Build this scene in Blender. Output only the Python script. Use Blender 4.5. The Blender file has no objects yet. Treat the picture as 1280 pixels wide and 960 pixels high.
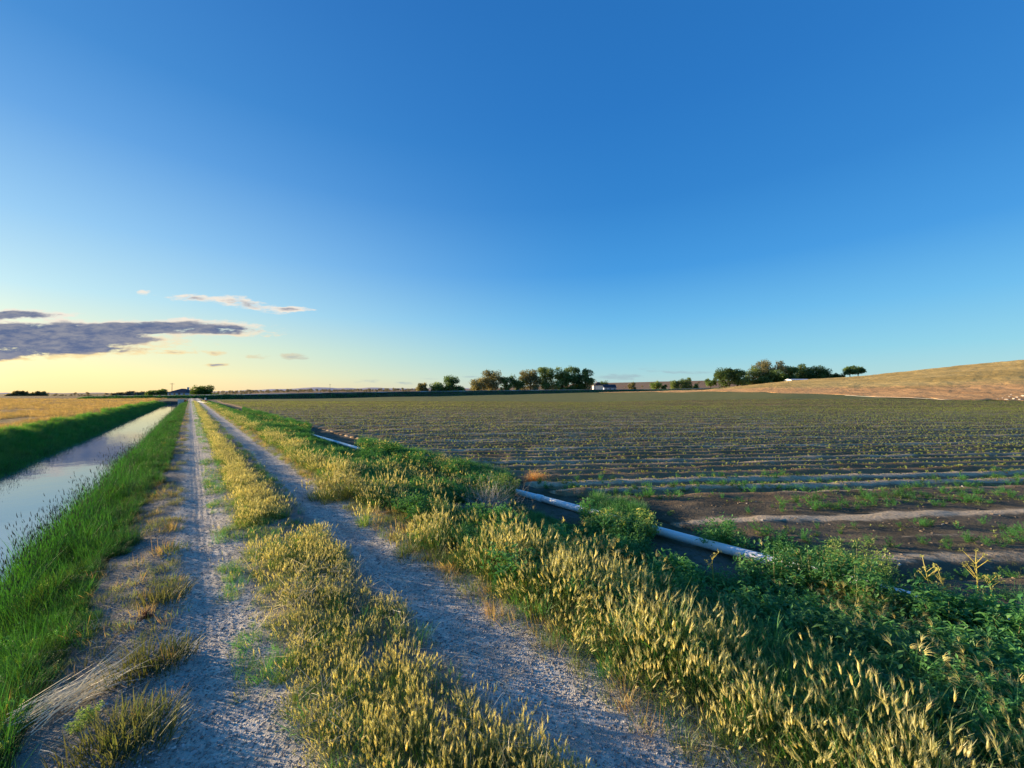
import bpy, math, random
import numpy as np
random.seed(7)
rng = np.random.default_rng(11)
S = bpy.context.scene
COL = S.collection
R = math.radians

# ---------------------------------------------------------------- camera
CAMH, PITCH, F = 1.75, R(1.4), 500.0
cam_d = bpy.data.cameras.new("camera"); cam = bpy.data.objects.new("camera", cam_d); COL.objects.link(cam)
cam_d.sensor_width = 36.0; cam_d.lens = 36.0 * F / 1280.0
cam_d.clip_start = 0.05; cam_d.clip_end = 40000
cam.location = (0, 0, CAMH); cam.rotation_euler = (R(90) + PITCH, 0, 0)
S.camera = cam
# ---------------------------------------------------------------- world, sun, exposure
SUN_AZ, SUN_EL = R(-74), R(8)          # azimuth from +Y towards +X
SKY_STRENGTH, SUN_STRENGTH = 0.15, 5.0
S.view_settings.view_transform = 'Standard'; S.view_settings.look = 'None'
S.view_settings.exposure = 1.3; S.view_settings.gamma = 1.0
S.view_settings.use_curve_mapping = False
W = bpy.data.worlds.new("World"); S.world = W; W.use_nodes = True


class NT:
    """small helper to write node graphs as expressions"""
    def __init__(self, tree):
        self.t = tree; self.n = tree.nodes; self.l = tree.links
    def node(self, typ, **kw):
        nd = self.n.new(typ)
        for k, v in kw.items(): setattr(nd, k, v)
        return nd
    def put(self, sock, val):
        if isinstance(val, bpy.types.NodeSocket): self.l.new(val, sock)
        elif val is not None:
            if sock.type == 'RGBA' and len(val) == 3: val = (*val, 1)
            sock.default_value = val
    def m(self, op, a, b=None, c=None, clamp=False):
        nd = self.node('ShaderNodeMath', operation=op, use_clamp=clamp)
        for i, x in enumerate((a, b, c)):
            if x is not None: self.put(nd.inputs[i], x)
        return nd.outputs[0]
    def vm(self, op, a, b=None):
        nd = self.node('ShaderNodeVectorMath', operation=op)
        self.put(nd.inputs[0], a)
        if b is not None: self.put(nd.inputs[3] if op == 'SCALE' else nd.inputs[1], b)
        return nd.outputs[0]
    def mix(self, fac, a, b, mode='MIX'):
        nd = self.node('ShaderNodeMix', data_type='RGBA', blend_type=mode)
        self.put(nd.inputs[0], fac); self.put(nd.inputs[6], a); self.put(nd.inputs[7], b)
        return nd.outputs[2]
    def noise(self, vec, scale, detail=4, rough=0.55, dist=0.0, out=0):
        nd = self.node('ShaderNodeTexNoise')
        self.put(nd.inputs['Vector'], vec); nd.inputs['Scale'].default_value = scale
        nd.inputs['Detail'].default_value = detail; nd.inputs['Roughness'].default_value = rough
        nd.inputs['Distortion'].default_value = dist
        return nd.outputs[out]
    def ss(self, x, lo, hi):
        nd = self.node('ShaderNodeMapRange', interpolation_type='SMOOTHSTEP')
        self.put(nd.inputs[0], x); self.put(nd.inputs[1], lo); self.put(nd.inputs[2], hi)
        return nd.outputs[0]
    def ramp(self, x, stops, interp='LINEAR'):
        nd = self.node('ShaderNodeValToRGB'); cr = nd.color_ramp; cr.interpolation = interp
        while len(cr.elements) < len(stops): cr.elements.new(0.5)
        for e, (p, c) in zip(cr.elements, stops):
            e.position = p; e.color = (*c, 1) if len(c) == 3 else c
        self.put(nd.inputs[0], x)
        return nd.outputs[0]
    def comb(self, x, y, z):
        nd = self.node('ShaderNodeCombineXYZ')
        for i, q in enumerate((x, y, z)): self.put(nd.inputs[i], q)
        return nd.outputs[0]


def build_world():
    g = NT(W.node_tree); g.n.clear()
    sky = g.node('ShaderNodeTexSky', sky_type='NISHITA', sun_disc=False)
    sky.sun_elevation = SUN_EL; sky.sun_rotation = SUN_AZ
    sky.altitude = 700; sky.air_density = 1.0; sky.dust_density = 0.6; sky.ozone_density = 2.2
    tc = g.node('ShaderNodeTexCoord'); d = g.vm('NORMALIZE', tc.outputs['Generated'])
    sp = g.node('ShaderNodeSeparateXYZ'); g.put(sp.inputs[0], d)
    x, y, z = sp.outputs
    col = sky.outputs[0]
    col = SKY_GRADE(g, col, x, y, z)
    col = CLOUDS(g, col, x, y, z)
    bg = g.node('ShaderNodeBackground'); g.put(bg.inputs[0], col); bg.inputs[1].default_value = SKY_STRENGTH
    out = g.node('ShaderNodeOutputWorld'); g.l.new(bg.outputs[0], out.inputs[0])


def lin(c):
    return tuple((q / 255 / 12.92) if q / 255 <= 0.04045 else ((q / 255 + 0.055) / 1.055) ** 2.4 for q in c)
EXPO = 2 ** S.view_settings.exposure


def SKY_GRADE(g, col, x, y, z):
    """evening sky: warm towards the sun, deep blue away from it; the Nishita sky adds its glow round the sun"""
    k = 1.0 / (EXPO * SKY_STRENGTH)
    el = g.m('MULTIPLY', g.m('ARCSINE', z), 57.29578 / 50)
    hor = g.m('SQRT', g.m('ADD', g.m('MULTIPLY', x, x), g.m('ADD', g.m('MULTIPLY', y, y), 1e-6)))
    cs = g.m('DIVIDE', g.m('ADD', g.m('MULTIPLY', x, math.sin(SUN_AZ)), g.m('MULTIPLY', y, math.cos(SUN_AZ))), hor)
    ang = g.m('MULTIPLY', g.m('ARCCOSINE', g.m('MINIMUM', g.m('MAXIMUM', cs, -1.0), 1.0)), 57.29578)
    w = g.m('SUBTRACT', 1.0, g.ss(ang, 12.0, 92.0))
    sunw = g.ramp(el, [(0, lin((252, 208, 146))), (.04, lin((252, 230, 156))), (.11, lin((232, 233, 184))), (.2, lin((186, 222, 228))),
                       (.33, lin((142, 196, 234))), (.5, lin((88, 158, 222))), (.64, lin((52, 134, 207))), (1, lin((22, 102, 185)))])
    away = g.ramp(el, [(0, lin((186, 206, 204))), (.05, lin((160, 208, 218))), (.1, lin((134, 202, 226))), (.2, lin((98, 182, 232))),
                       (.33, lin((55, 150, 223))), (.5, lin((34, 128, 207))), (.7, lin((26, 116, 197))), (1, lin((24, 106, 184)))])
    grad = g.vm('SCALE', g.mix(w, away, sunw), k)
    capped = g.vm('MINIMUM', col, (9.0, 8.0, 6.5))
    res = g.mix(0.10, grad, capped)
    glow = g.m('EXPONENT', g.m('MULTIPLY', g.m('ADD', g.m('MULTIPLY', ang, ang), g.m('MULTIPLY', g.m('MULTIPLY', el, el), 5000.0)), -1 / 110.0))
    res = g.vm('ADD', res, g.vm('SCALE', tuple(q * k for q in (7.0, 5.2, 2.8)), glow))
    return g.mix(g.ss(z, -0.01, -0.06), res, tuple(q * k for q in (0.07, 0.065, 0.045)))


# clouds: centre and radii of each streak (in 1/500 of the forward distance), slope, amount
STREAKS = [(-30, 392, 135, 7, .02, 1.15), (30, 420, 195, 22, .02, 1.4), (250, 413, 95, 8, .0, 1.05), (200, 404, 90, 6, .0, .85), (170, 409, 120, 11, -.01, 1.25), (270, 409, 75, 8, .03, 1.0), (90, 437, 115, 9, .0, 1.15), (-60, 440, 100, 15, 0, 1.5), (20, 436, 100, 13, .02, 1.2), (300, 411, 60, 5, .02, .9),
           (240, 371, 38, 5, .05, .80), (300, 379, 54, 7.5, .14, .88), (352, 384, 36, 4, .06, .80),
           (215, 441, 28, 3.5, 0, .75), (265, 441, 22, 3.5, 0, .75), (318, 445, 24, 3, 0, .75), (362, 446, 14, 3, 0, .7), (263, 456, 17, 2.2, 0, .95), (176, 363, 10, 3.5, 0, .6),
           (845, 464, 40, 2.6, .03, .72), (825, 460, 22, 2, 0, .62), (775, 471, 55, 3.6, -.02, .75), (590, 470, 12, 1.8, 0, .65), (548, 472, 14, 1.5, .05, .55), (480, 478, 40, 2, 0, .5)]


def CLOUDS(g, col, x, y, z):
    k = 1.0 / (EXPO * SKY_STRENGTH)
    yy = g.m('MAXIMUM', y, 0.05)
    a = g.m('DIVIDE', x, yy); e = g.m('DIVIDE', z, yy)
    p = g.comb(g.m('MULTIPLY', a, 6.0), g.m('MULTIPLY', e, 30.0), 0.0)
    warp = g.noise(p, 1.3, 5, 0.62)
    fine = g.noise(g.comb(g.m('MULTIPLY', a, 16.0), g.m('MULTIPLY', e, 60.0), 3.0), 1.2, 6, 0.65)
    n = g.m('ADD', g.m('MULTIPLY', g.m('SUBTRACT', warp, .5), 1.5), g.m('MULTIPLY', g.m('SUBTRACT', fine, .5), 1.1))
    field = None
    a0, e0 = a, e
    wob = g.noise(g.comb(g.m('MULTIPLY', a, 5.0), g.m('MULTIPLY', e, 16.0), 7.0), 1.0, 4, .6, out=1)
    sw = g.node('ShaderNodeSeparateXYZ'); g.put(sw.inputs[0], wob)
    a = g.m('ADD', a, g.m('MULTIPLY', g.m('SUBTRACT', sw.outputs[0], .5), .16)); e = g.m('ADD', e, g.m('MULTIPLY', g.m('SUBTRACT', sw.outputs[1], .5), .030))
    for (px, py, rx, ry, sl, am) in STREAKS:
        ca, ce, ra, re = (px - 640) / 500, (492 - py) / 500, rx / 500, ry / 500
        da = g.m('SUBTRACT', a, ca)
        de = g.m('ADD', g.m('SUBTRACT', e, ce), g.m('MULTIPLY', da, sl))
        q = g.m('ADD', g.m('POWER', g.m('ABSOLUTE', g.m('DIVIDE', da, ra)), 2.0), g.m('POWER', g.m('ABSOLUTE', g.m('DIVIDE', de, re)), 2.0))
        v = g.m('MULTIPLY', g.m('MAXIMUM', g.m('SUBTRACT', 1.0, g.m('MULTIPLY', q, .62)), -1.0), am)
        field = v if field is None else g.m('MAXIMUM', field, v)
    a, e = a0, e0
    dens = g.m('ADD', field, g.m('MULTIPLY', n, 1.15))
    alpha = g.m('MULTIPLY', g.ss(g.m('ADD', dens, g.m('MULTIPLY', g.m('SUBTRACT', fine, .5), 1.2)), 0.2, 0.95), g.ss(y, 0.05, 0.15))
    dark = g.m('MULTIPLY', g.ss(g.m('ADD', dens, g.m('MULTIPLY', g.m('SUBTRACT', fine, .5), 1.3)), 0.30, 0.75), g.ss(g.m('ADD', field, g.m('MULTIPLY', n, .5)), 0.68, 1.0))
    bright = g.mix(g.ss(e, .08, .2), lin((254, 226, 166)), lin((246, 236, 222)))
    shade = g.mix(g.ss(fine, .35, .7), lin((96, 112, 148)), lin((150, 152, 164)))
    shade = g.mix(g.ss(e, .11, .055), shade, lin((150, 150, 165)))
    cc = g.vm('SCALE', g.mix(dark, bright, shade), k)
    right = g.m('MULTIPLY', g.ss(a, -.9, -.3), g.ss(e, .14, .08))
    cc = g.mix(right, cc, g.vm('SCALE', lin((158, 178, 190)), k))
    alpha = g.m('MULTIPLY', alpha, g.m('SUBTRACT', 1.0, g.m('MULTIPLY', right, .45)))
    alpha = g.m('MULTIPLY', alpha, g.ss(field, -.55, -.1))
    return g.mix(alpha, col, cc)


build_world()
sun_d = bpy.data.lights.new("sun", 'SUN'); sun = bpy.data.objects.new("sun", sun_d); COL.objects.link(sun)
sun_d.energy = SUN_STRENGTH; sun_d.angle = R(0.55); sun_d.color = (1.0, 0.77, 0.48)
_sd = (math.sin(SUN_AZ) * math.cos(SUN_EL), math.cos(SUN_AZ) * math.cos(SUN_EL), math.sin(SUN_EL))
from mathutils import Vector, Matrix
sun.rotation_euler = Vector(_sd).to_track_quat('Z', 'Y').to_euler()
sun.location = (-50, 20, 30)

# ---------------------------------------------------------------- places: pixel of the photograph -> ground, road frame
UD = np.array([-0.6265, 0.7794]); VD = np.array([0.7794, 0.6265])      # along the track, to its right


def P(px, py, z=0.0):
    a, b = (px - 640) / F, (480 - py) / F
    dy, dz = math.cos(PITCH) - b * math.sin(PITCH), math.sin(PITCH) + b * math.cos(PITCH)
    t = (z - CAMH) / dz
    return a * t, dy * t


def ZP(py, Y):                       # height seen at row py at forward distance Y
    b = (480 - py) / F
    return CAMH + Y * (math.sin(PITCH) + b * math.cos(PITCH)) / (math.cos(PITCH) - b * math.sin(PITCH))


def XP(px, Y): return (px - 640) / F * Y
def uv(x, y): return x * UD[0] + y * UD[1], x * VD[0] + y * VD[1]
def xy(u, v): return u * UD[0] + v * VD[0], u * UD[1] + v * VD[1]


def _hash(ix, iy, seed):
    n = (ix.astype(np.int64) * 374761393 + iy.astype(np.int64) * 668265263 + seed * 1442695041) & 0x7fffffff
    n = ((n ^ (n >> 13)) * 1274126177) & 0x7fffffff
    return ((n ^ (n >> 16)) & 0xffff) / 65535.0


def vnoise(x, y, seed=0):
    x = np.asarray(x, float); y = np.asarray(y, float)
    ix, iy = np.floor(x), np.floor(y); fx, fy = x - ix, y - iy
    fx = fx * fx * (3 - 2 * fx); fy = fy * fy * (3 - 2 * fy)
    a = _hash(ix, iy, seed); b = _hash(ix + 1, iy, seed); c = _hash(ix, iy + 1, seed); d = _hash(ix + 1, iy + 1, seed)
    return (a * (1 - fx) + b * fx) * (1 - fy) + (c * (1 - fx) + d * fx) * fy


def fbm(x, y, seed=0, oct=4):
    t = 0; amp = .5; f = 1.0
    for i in range(oct):
        t = t + amp * vnoise(np.asarray(x) * f, np.asarray(y) * f, seed + i * 17); amp *= .5; f *= 2.03
    return t / (1 - .5 ** oct)


def sstep(x, a, b):
    t = np.clip((np.asarray(x, float) - a) / (b - a), 0, 1)
    return t * t * (3 - 2 * t)


WATER_Z = -0.80
_pv = [-60, -12, -7.6, -6.7, -6.0, -5.0, -4.5, -4.0, -2.3, -1.65, -1.4, -1.0, -.7, -.3, -.05, .12, .3, .5, .9, 1.3, 1.5, 1.72, 1.92, 2.1, 2.5, 3.0, 3.6, 4.3, 5.0, 6.0, 7.0, 30]
_pz = [.0, .02, .12, .1, -.2, -.72, -.98, -1.3, -1.3, -1.0, -.66, -.25, -.06, .0, -.008, -.028, -.018, .0, .02, .008, -.015, -.028, -.015, .0, .01, -.02, -.16, -.36, -.48, -.50, -.45, -.45]
# far ground: for each column (px) heights over the level near ground, by forward distance
_cols = {
    -900: [(290, 0), (600, -12), (5000, -30)],
    238: [(290, 0), (600, -6), (900, 2), (1600, 6), (9000, 10)],
    330: [(100, 0), (150, .1), (260, .6), (700, 5.2), (1600, 12), (9000, 12)],
    600: [(100, 0), (200, 1.8), (260, 2.8), (700, 8), (1500, 20), (9000, 20)],
    740: [(100, 0), (160, 1.4), (230, 3.2), (260, 3.6), (700, 9), (1500, 42), (9000, 42)],
    880: [(70, 0), (110, 1.0), (160, 3.1), (300, 5.2), (500, 4), (1500, 52), (9000, 52)],
    980: [(60, 0), (90, .8), (120, 2.3), (300, 11.7), (500, 7), (1500, 54), (9000, 50)],
    1090: [(60, 0), (100, 1.3), (300, 16.6), (500, 12), (1500, 40), (9000, 40)],
    1280: [(60, 0), (85, .5), (130, 5.5), (300, 28), (450, 30), (1500, 10), (9000, 10)],
    1900: [(55, 0), (80, .5), (150, 12), (300, 46), (600, 50), (1500, 10), (9000, 10)],
    4000: [(55, 0), (80, .5), (150, 12), (300, 46), (600, 50), (1500, 10), (9000, 10)],
}
_ck = sorted(_cols)


def far_h(x, y):
    y = np.maximum(np.asarray(y, float), 1.0); px = np.clip(640 + F * np.asarray(x, float) / y, _ck[0], _ck[-1])
    out = np.zeros_like(px)
    hs = [np.interp(y, [q[0] for q in _cols[c]], [q[1] for q in _cols[c]]) for c in _ck]
    for i in range(len(_ck) - 1):
        a, b = _ck[i], _ck[i + 1]
        m = (px >= a) & (px <= b)
        t = (px - a) / (b - a)
        out = np.where(m, hs[i] * (1 - t) + hs[i + 1] * t, out)
    return out


def foot_y(px):                      # where the dry hill meets the fields
    return np.interp(px, [700, 780, 880, 980, 1100, 1180, 1280, 2200], [240, 215, 160, 122, 98, 88, 84, 60])


def height(x, y, detail=True):
    x = np.asarray(x, float); y = np.asarray(y, float)
    u, v = uv(x, y)
    z = np.interp(v, _pv, _pz)
    canal = (v > -6.9) & (v < -.6)
    z = np.where(canal, z * (1 - sstep(u, 125, 131)), z)
    if detail:
        d = np.hypot(x, y)
        w1 = np.interp(v, [-8, -6.5, -1.0, -.4, .45, .9, 1.4, 2.2, 3.2, 5.8, 7.2], [1, 1, 1, .35, .3, .8, .3, .5, 1, 1, .35])
        z = z + (fbm(x * .55, y * .55, 3) - .5) * .16 * w1 + (fbm(x * 2.6, y * 2.6, 9, 3) - .5) * .05 * w1
        z = z + (fbm(x * .02, y * .02, 5) - .5) * 1.2 * sstep(d, 40, 220) * (y > -50)
    return z + far_h(x, y)


# ---------------------------------------------------------------- object helpers
def tag(o, label=None, cat=None, group=None, kind=None):
    if label: o['label'] = label
    if cat: o['category'] = cat
    if group: o['group'] = group
    if kind: o['kind'] = kind
    return o


def empty(name, loc, label, cat, group=None, rz=0.0, sc=1.0):
    o = bpy.data.objects.new(name, None); COL.objects.link(o)
    o.location = loc; o.rotation_euler = (0, 0, rz); o.scale = (sc, sc, sc); o.empty_display_size = .2
    return tag(o, label, cat, group)


def link(name, me, parent=None):
    o = bpy.data.objects.new(name, me); COL.objects.link(o)
    if parent: o.parent = parent
    return o


def np_mesh(name, V, Fq, mats, smooth=False, attrs=None, mi=None):
    me = bpy.data.meshes.new(name)
    V = np.asarray(V, np.float32); Fq = np.asarray(Fq, np.int32)
    k = Fq.shape[1]
    me.vertices.add(len(V)); me.vertices.foreach_set('co', V.ravel())
    me.loops.add(Fq.size); me.loops.foreach_set('vertex_index', Fq.ravel())
    me.polygons.add(len(Fq)); me.polygons.foreach_set('loop_start', np.arange(0, Fq.size, k, dtype=np.int32))
    me.polygons.foreach_set('loop_total', np.full(len(Fq), k, np.int32))
    if smooth: me.polygons.foreach_set('use_smooth', np.ones(len(Fq), bool))
    if mi is not None: me.polygons.foreach_set('material_index', np.asarray(mi, np.int32))
    for m in (mats if isinstance(mats, (list, tuple)) else [mats]): me.materials.append(m)
    me.update(calc_edges=True)
    for an, av in (attrs or {}).items():
        a = me.attributes.new(an, 'FLOAT', 'POINT'); a.data.foreach_set('value', np.asarray(av, np.float32))
    me.validate()
    return me


class MB:
    """collects faces (tris and quads) with a material index and a per-vertex tint"""
    def __init__(self): self.v = []; self.f = []; self.mi = []; self.t = []
    def add(self, verts, faces, mi=0, tint=0.5):
        b = len(self.v); self.v += [tuple(q) for q in verts]; self.t += [tint] * len(verts)
        self.f += [tuple(b + i for i in f) for f in faces]; self.mi += [mi] * len(faces)
    def mesh(self, name, mats, smooth=False):
        me = bpy.data.meshes.new(name); me.from_pydata(self.v, [], self.f)
        for m in mats: me.materials.append(m)
        me.polygons.foreach_set('material_index', self.mi)
        if smooth: me.polygons.foreach_set('use_smooth', [True] * len(self.f))
        a = me.attributes.new('tint', 'FLOAT', 'POINT'); a.data.foreach_set('value', self.t)
        me.update(); return me
    def tube(self, pts, rad, n=6, mi=0, tint=.5, cap=True):
        rings = []
        for i, p in enumerate(pts):
            p = Vector(p); d = (Vector(pts[min(i + 1, len(pts) - 1)]) - Vector(pts[max(i - 1, 0)])).normalized()
            q = d.to_track_quat('Z', 'Y'); r = rad[i] if hasattr(rad, '__len__') else rad
            rings.append([p + q @ Vector((r * math.cos(2 * math.pi * k / n), r * math.sin(2 * math.pi * k / n), 0)) for k in range(n)])
        fs = [(i * n + k, i * n + (k + 1) % n, (i + 1) * n + (k + 1) % n, (i + 1) * n + k) for i in range(len(pts) - 1) for k in range(n)]
        if cap: fs += [tuple(range(n))[::-1], tuple((len(pts) - 1) * n + k for k in range(n))]
        self.add([q for r in rings for q in r], fs, mi, tint)
    def box(self, x0, x1, y0, y1, z0, z1, mi=0, tint=.5):
        vs = [(x, y, z) for z in (z0, z1) for y in (y0, y1) for x in (x0, x1)]
        self.add(vs, [(0, 2, 3, 1), (4, 5, 7, 6), (0, 1, 5, 4), (1, 3, 7, 5), (3, 2, 6, 7), (2, 0, 4, 6)], mi, tint)


# ---------------------------------------------------------------- materials
def new_mat(name):
    m = bpy.data.materials.new(name); m.use_nodes = True
    g = NT(m.node_tree); g.n.clear()
    out = g.node('ShaderNodeOutputMaterial')
    return m, g, out


def pos(g): return g.node('ShaderNodeNewGeometry').outputs['Position']


def bsdf(g, out, col, rough=.9, bump=None, bstr=.5, bdist=.02, spec=.2):
    b = g.node('ShaderNodeBsdfPrincipled'); g.put(b.inputs['Base Color'], col); g.put(b.inputs['Roughness'], rough)
    b.inputs['Specular IOR Level'].default_value = spec
    if bump is not None:
        bp = g.node('ShaderNodeBump'); bp.inputs['Strength'].default_value = bstr; bp.inputs['Distance'].default_value = bdist
        g.put(bp.inputs['Height'], bump); g.l.new(bp.outputs[0], b.inputs['Normal'])
    g.l.new(b.outputs[0], out.inputs[0]); return b


def plant_mat(name, c0, c1, trans=.45, patch=None, rnd=.35, rough=.55, dry=None):
    """leaf: tint mixes the two colours, each plant varies, patches on the ground vary slowly"""
    m, g, out = new_mat(name)
    t = g.node('ShaderNodeAttribute', attribute_name='tint').outputs['Fac']
    oi = g.node('ShaderNodeObjectInfo').outputs['Random']
    p = pos(g)
    col = g.mix(t, c0, c1)
    if patch is not None:
        col = g.mix(g.ss(g.noise(p, .9, 3), .42, .62), col, g.mix(.7, col, patch))
    v = g.m('ADD', 1 - rnd, g.m('MULTIPLY', oi, 2 * rnd))
    col = g.vm('SCALE', col, v)
    d = g.node('ShaderNodeBsdfDiffuse'); g.put(d.inputs[0], col)
    tr = g.node('ShaderNodeBsdfTranslucent'); g.put(tr.inputs[0], g.vm('MULTIPLY', col, (1.75, 1.6, .85)))
    gl = g.node('ShaderNodeBsdfGlossy'); gl.inputs['Roughness'].default_value = rough; g.put(gl.inputs[0], (.9, .9, .9, 1))
    mx = g.node('ShaderNodeMixShader'); mx.inputs[0].default_value = trans
    g.l.new(d.outputs[0], mx.inputs[1]); g.l.new(tr.outputs[0], mx.inputs[2])
    mg = g.node('ShaderNodeMixShader'); mg.inputs[0].default_value = .04
    g.l.new(mx.outputs[0], mg.inputs[1]); g.l.new(gl.outputs[0], mg.inputs[2])
    g.l.new(mg.outputs[0], out.inputs[0]); return m


def simple_mat(name, col, rough=.8, var=.2, scale=3.0, bstr=.3, spec=.2, metal=0.0):
    m, g, out = new_mat(name)
    tc = g.node('ShaderNodeTexCoord').outputs['Object']
    n = g.noise(tc, scale, 5)
    c = g.mix(n, tuple(q * (1 - var) for q in col), tuple(min(1, q * (1 + var)) for q in col))
    b = bsdf(g, out, c, rough, g.noise(tc, scale * 4, 4), bstr, .01, spec); b.inputs['Metallic'].default_value = metal
    return m


def uvw(g):
    """world position in the track's frame: x along the track, y across it"""
    p = pos(g)
    dt = lambda w: g.node('ShaderNodeVectorMath', operation='DOT_PRODUCT')
    a = dt(0); g.put(a.inputs[0], p); a.inputs[1].default_value = (UD[0], UD[1], 0)
    b = dt(0); g.put(b.inputs[0], p); b.inputs[1].default_value = (VD[0], VD[1], 0)
    return p, a.outputs['Value'], b.outputs['Value']


def track_mat():
    m, g, out = new_mat('gravel_dirt')
    p, u, v = uvw(g)
    big = g.noise(p, 1.1, 5, .6)
    mid = g.noise(p, 9, 5, .65)
    vor = g.node('ShaderNodeTexVoronoi', feature='F1'); g.put(vor.inputs['Vector'], p); vor.inputs['Scale'].default_value = 34
    vor2 = g.node('ShaderNodeTexVoronoi', feature='F1'); g.put(vor2.inputs['Vector'], p); vor2.inputs['Scale'].default_value = 75
    stone = g.ss(vor.outputs['Distance'], .42, .2)
    rnd = g.node('ShaderNodeSeparateColor'); g.put(rnd.inputs[0], vor.outputs['Color'])
    stone = g.m('MULTIPLY', stone, g.ss(rnd.outputs[0], .45, .6))
    base = g.mix(big, (.58, .52, .43), (.76, .69, .57))
    base = g.mix(g.ss(mid, .35, .7), g.mix(.55, base, (.20, .18, .16)), base)
    base = g.mix(g.m('MULTIPLY', g.ss(g.noise(g.comb(g.m('MULTIPLY', u, .5), g.m('MULTIPLY', v, 3.0), 2), 1.3, 5, .65), .48, .66), .45), base, (.30, .27, .24))
    stc = g.mix(rnd.outputs[1], (.22, .21, .2), (.55, .53, .5))
    base = g.mix(g.m('MULTIPLY', stone, .8), base, stc)
    # darker, damper soil on the shoulder and under the grass
    sh = g.m('MULTIPLY', g.ss(g.m('ADD', v, g.m('MULTIPLY', g.m('SUBTRACT', big, .5), .5)), -.02, -.22), 1.0)
    ct = g.m('MULTIPLY', g.ss(v, .42, .6), g.ss(v, 1.45, 1.25))
    rt = g.ss(v, 2.0, 2.25)
    off = g.m('MINIMUM', g.m('ADD', g.m('ADD', sh, ct), rt), 1.0)
    soil = g.mix(mid, (.12, .1, .075), (.28, .25, .21))
    col = g.mix(g.m('MULTIPLY', off, .88), base, soil)
    # tyre tread: long ribs along the left rut
    tv = g.m('ADD', v, g.m('MULTIPLY', g.noise(g.comb(g.m('MULTIPLY', u, .25), 0, 0), 1, 2), .12))
    rib = g.m('SINE', g.m('MULTIPLY', tv, 95.0))
    band = g.m('MULTIPLY', g.ss(v, -.02, .06), g.ss(v, .42, .3))
    far_ = g.ss(u, 2.3, 3.6)
    tread = g.m('MULTIPLY', g.m('MULTIPLY', rib, band), g.m('MULTIPLY', far_, g.ss(big, .3, .6)))
    h = g.m('ADD', g.m('MULTIPLY', mid, .55), g.m('ADD', g.m('MULTIPLY', stone, .8), g.m('MULTIPLY', g.ss(vor2.outputs['Distance'], .5, .1), .35)))
    h = g.m('ADD', h, g.m('MULTIPLY', tread, .17))
    bsdf(g, out, col, .92, h, .9, .018, .15)
    return m


def soil_mat(name, c0, c1, c2=None, s=1.4, dist=.03):
    m, g, out = new_mat(name); p = pos(g)
    a = g.noise(p, s, 6, .62); b = g.noise(p, s * 9, 5, .7)
    col = g.mix(g.ss(a, .3, .7), c0, c1)
    if c2: col = g.mix(g.ss(b, .45, .7), col, c2)
    bsdf(g, out, col, .95, g.m('ADD', g.m('MULTIPLY', b, .6), a), .8, dist, .1)
    return m


def dry_field_mat():
    m, g, out = new_mat('dry_pasture'); p, u, v = uvw(g)
    st = g.comb(g.m('MULTIPLY', u, .22), g.m('MULTIPLY', v, .7), 0)
    a = g.noise(st, .5, 6, .65); b = g.noise(p, 5, 5, .7); c = g.noise(st, .13, 4, .6)
    col = g.mix(g.ss(a, .35, .65), (.22, .13, .06), (.36, .24, .105))
    col = g.mix(g.ss(c, .48, .66), col, (.17, .15, .055))
    col = g.mix(g.m('MULTIPLY', g.ss(b, .5, .75), .5), col, (.11, .08, .04))
    bsdf(g, out, col, .95, g.m('ADD', b, g.m('MULTIPLY', a, 2)), 1.0, .12, .05)
    return m


def far_ground_mat():
    m, g, out = new_mat('far_ground'); p = pos(g)
    sp = g.node('ShaderNodeSeparateXYZ'); g.put(sp.inputs[0], p); x, y, z = sp.outputs
    a = g.noise(p, .03, 6, .6); b = g.noise(g.comb(g.m('MULTIPLY', x, .5), g.m('MULTIPLY', y, 2.2), 0), .8, 5, .7)
    crop = g.mix(g.ss(b, .35, .7), (.17, .17, .055), (.27, .25, .10))
    # beyond the fields: tan and reddish stubble in long strips
    strips = g.noise(g.comb(g.m('MULTIPLY', x, .002), g.m('MULTIPLY', y, .012), 0), 1.0, 5, .6)
    plain = g.mix(g.ss(strips, .35, .65), (.34, .19, .115), (.27, .2, .11))
    col = g.mix(g.ss(y, 225, 270), crop, plain)
    bsdf(g, out, col, .95, b, .8, .15, .05)
    return m


def hill_mat():
    m, g, out = new_mat('dry_grass_hill'); p = pos(g)
    ft = g.node('ShaderNodeAttribute', attribute_name='foot').outputs['Fac']
    a = g.noise(p, .035, 6, .65); b = g.noise(p, .6, 6, .7); c = g.noise(p, .12, 5, .7)
    gold = g.mix(g.ss(a, .35, .65), (.46, .31, .10), (.64, .45, .165))
    gold = g.mix(g.m('MULTIPLY', g.ss(c, .5, .7), .3), gold, (.26, .21, .075))
    rust = g.mix(g.ss(c, .35, .65), (.78, .44, .18), (.60, .32, .13))
    rust = g.mix(g.m('MULTIPLY', g.ss(b, .55, .7), .6), rust, (.13, .09, .05))
    k = g.ss(g.m('ADD', ft, g.m('MULTIPLY', g.m('SUBTRACT', c, .5), .35)), .14, .30)
    bsdf(g, out, g.mix(k, rust, gold), .95, g.m('ADD', b, g.m('MULTIPLY', c, 3)), 1.0, .5, .05)
    return m


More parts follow.
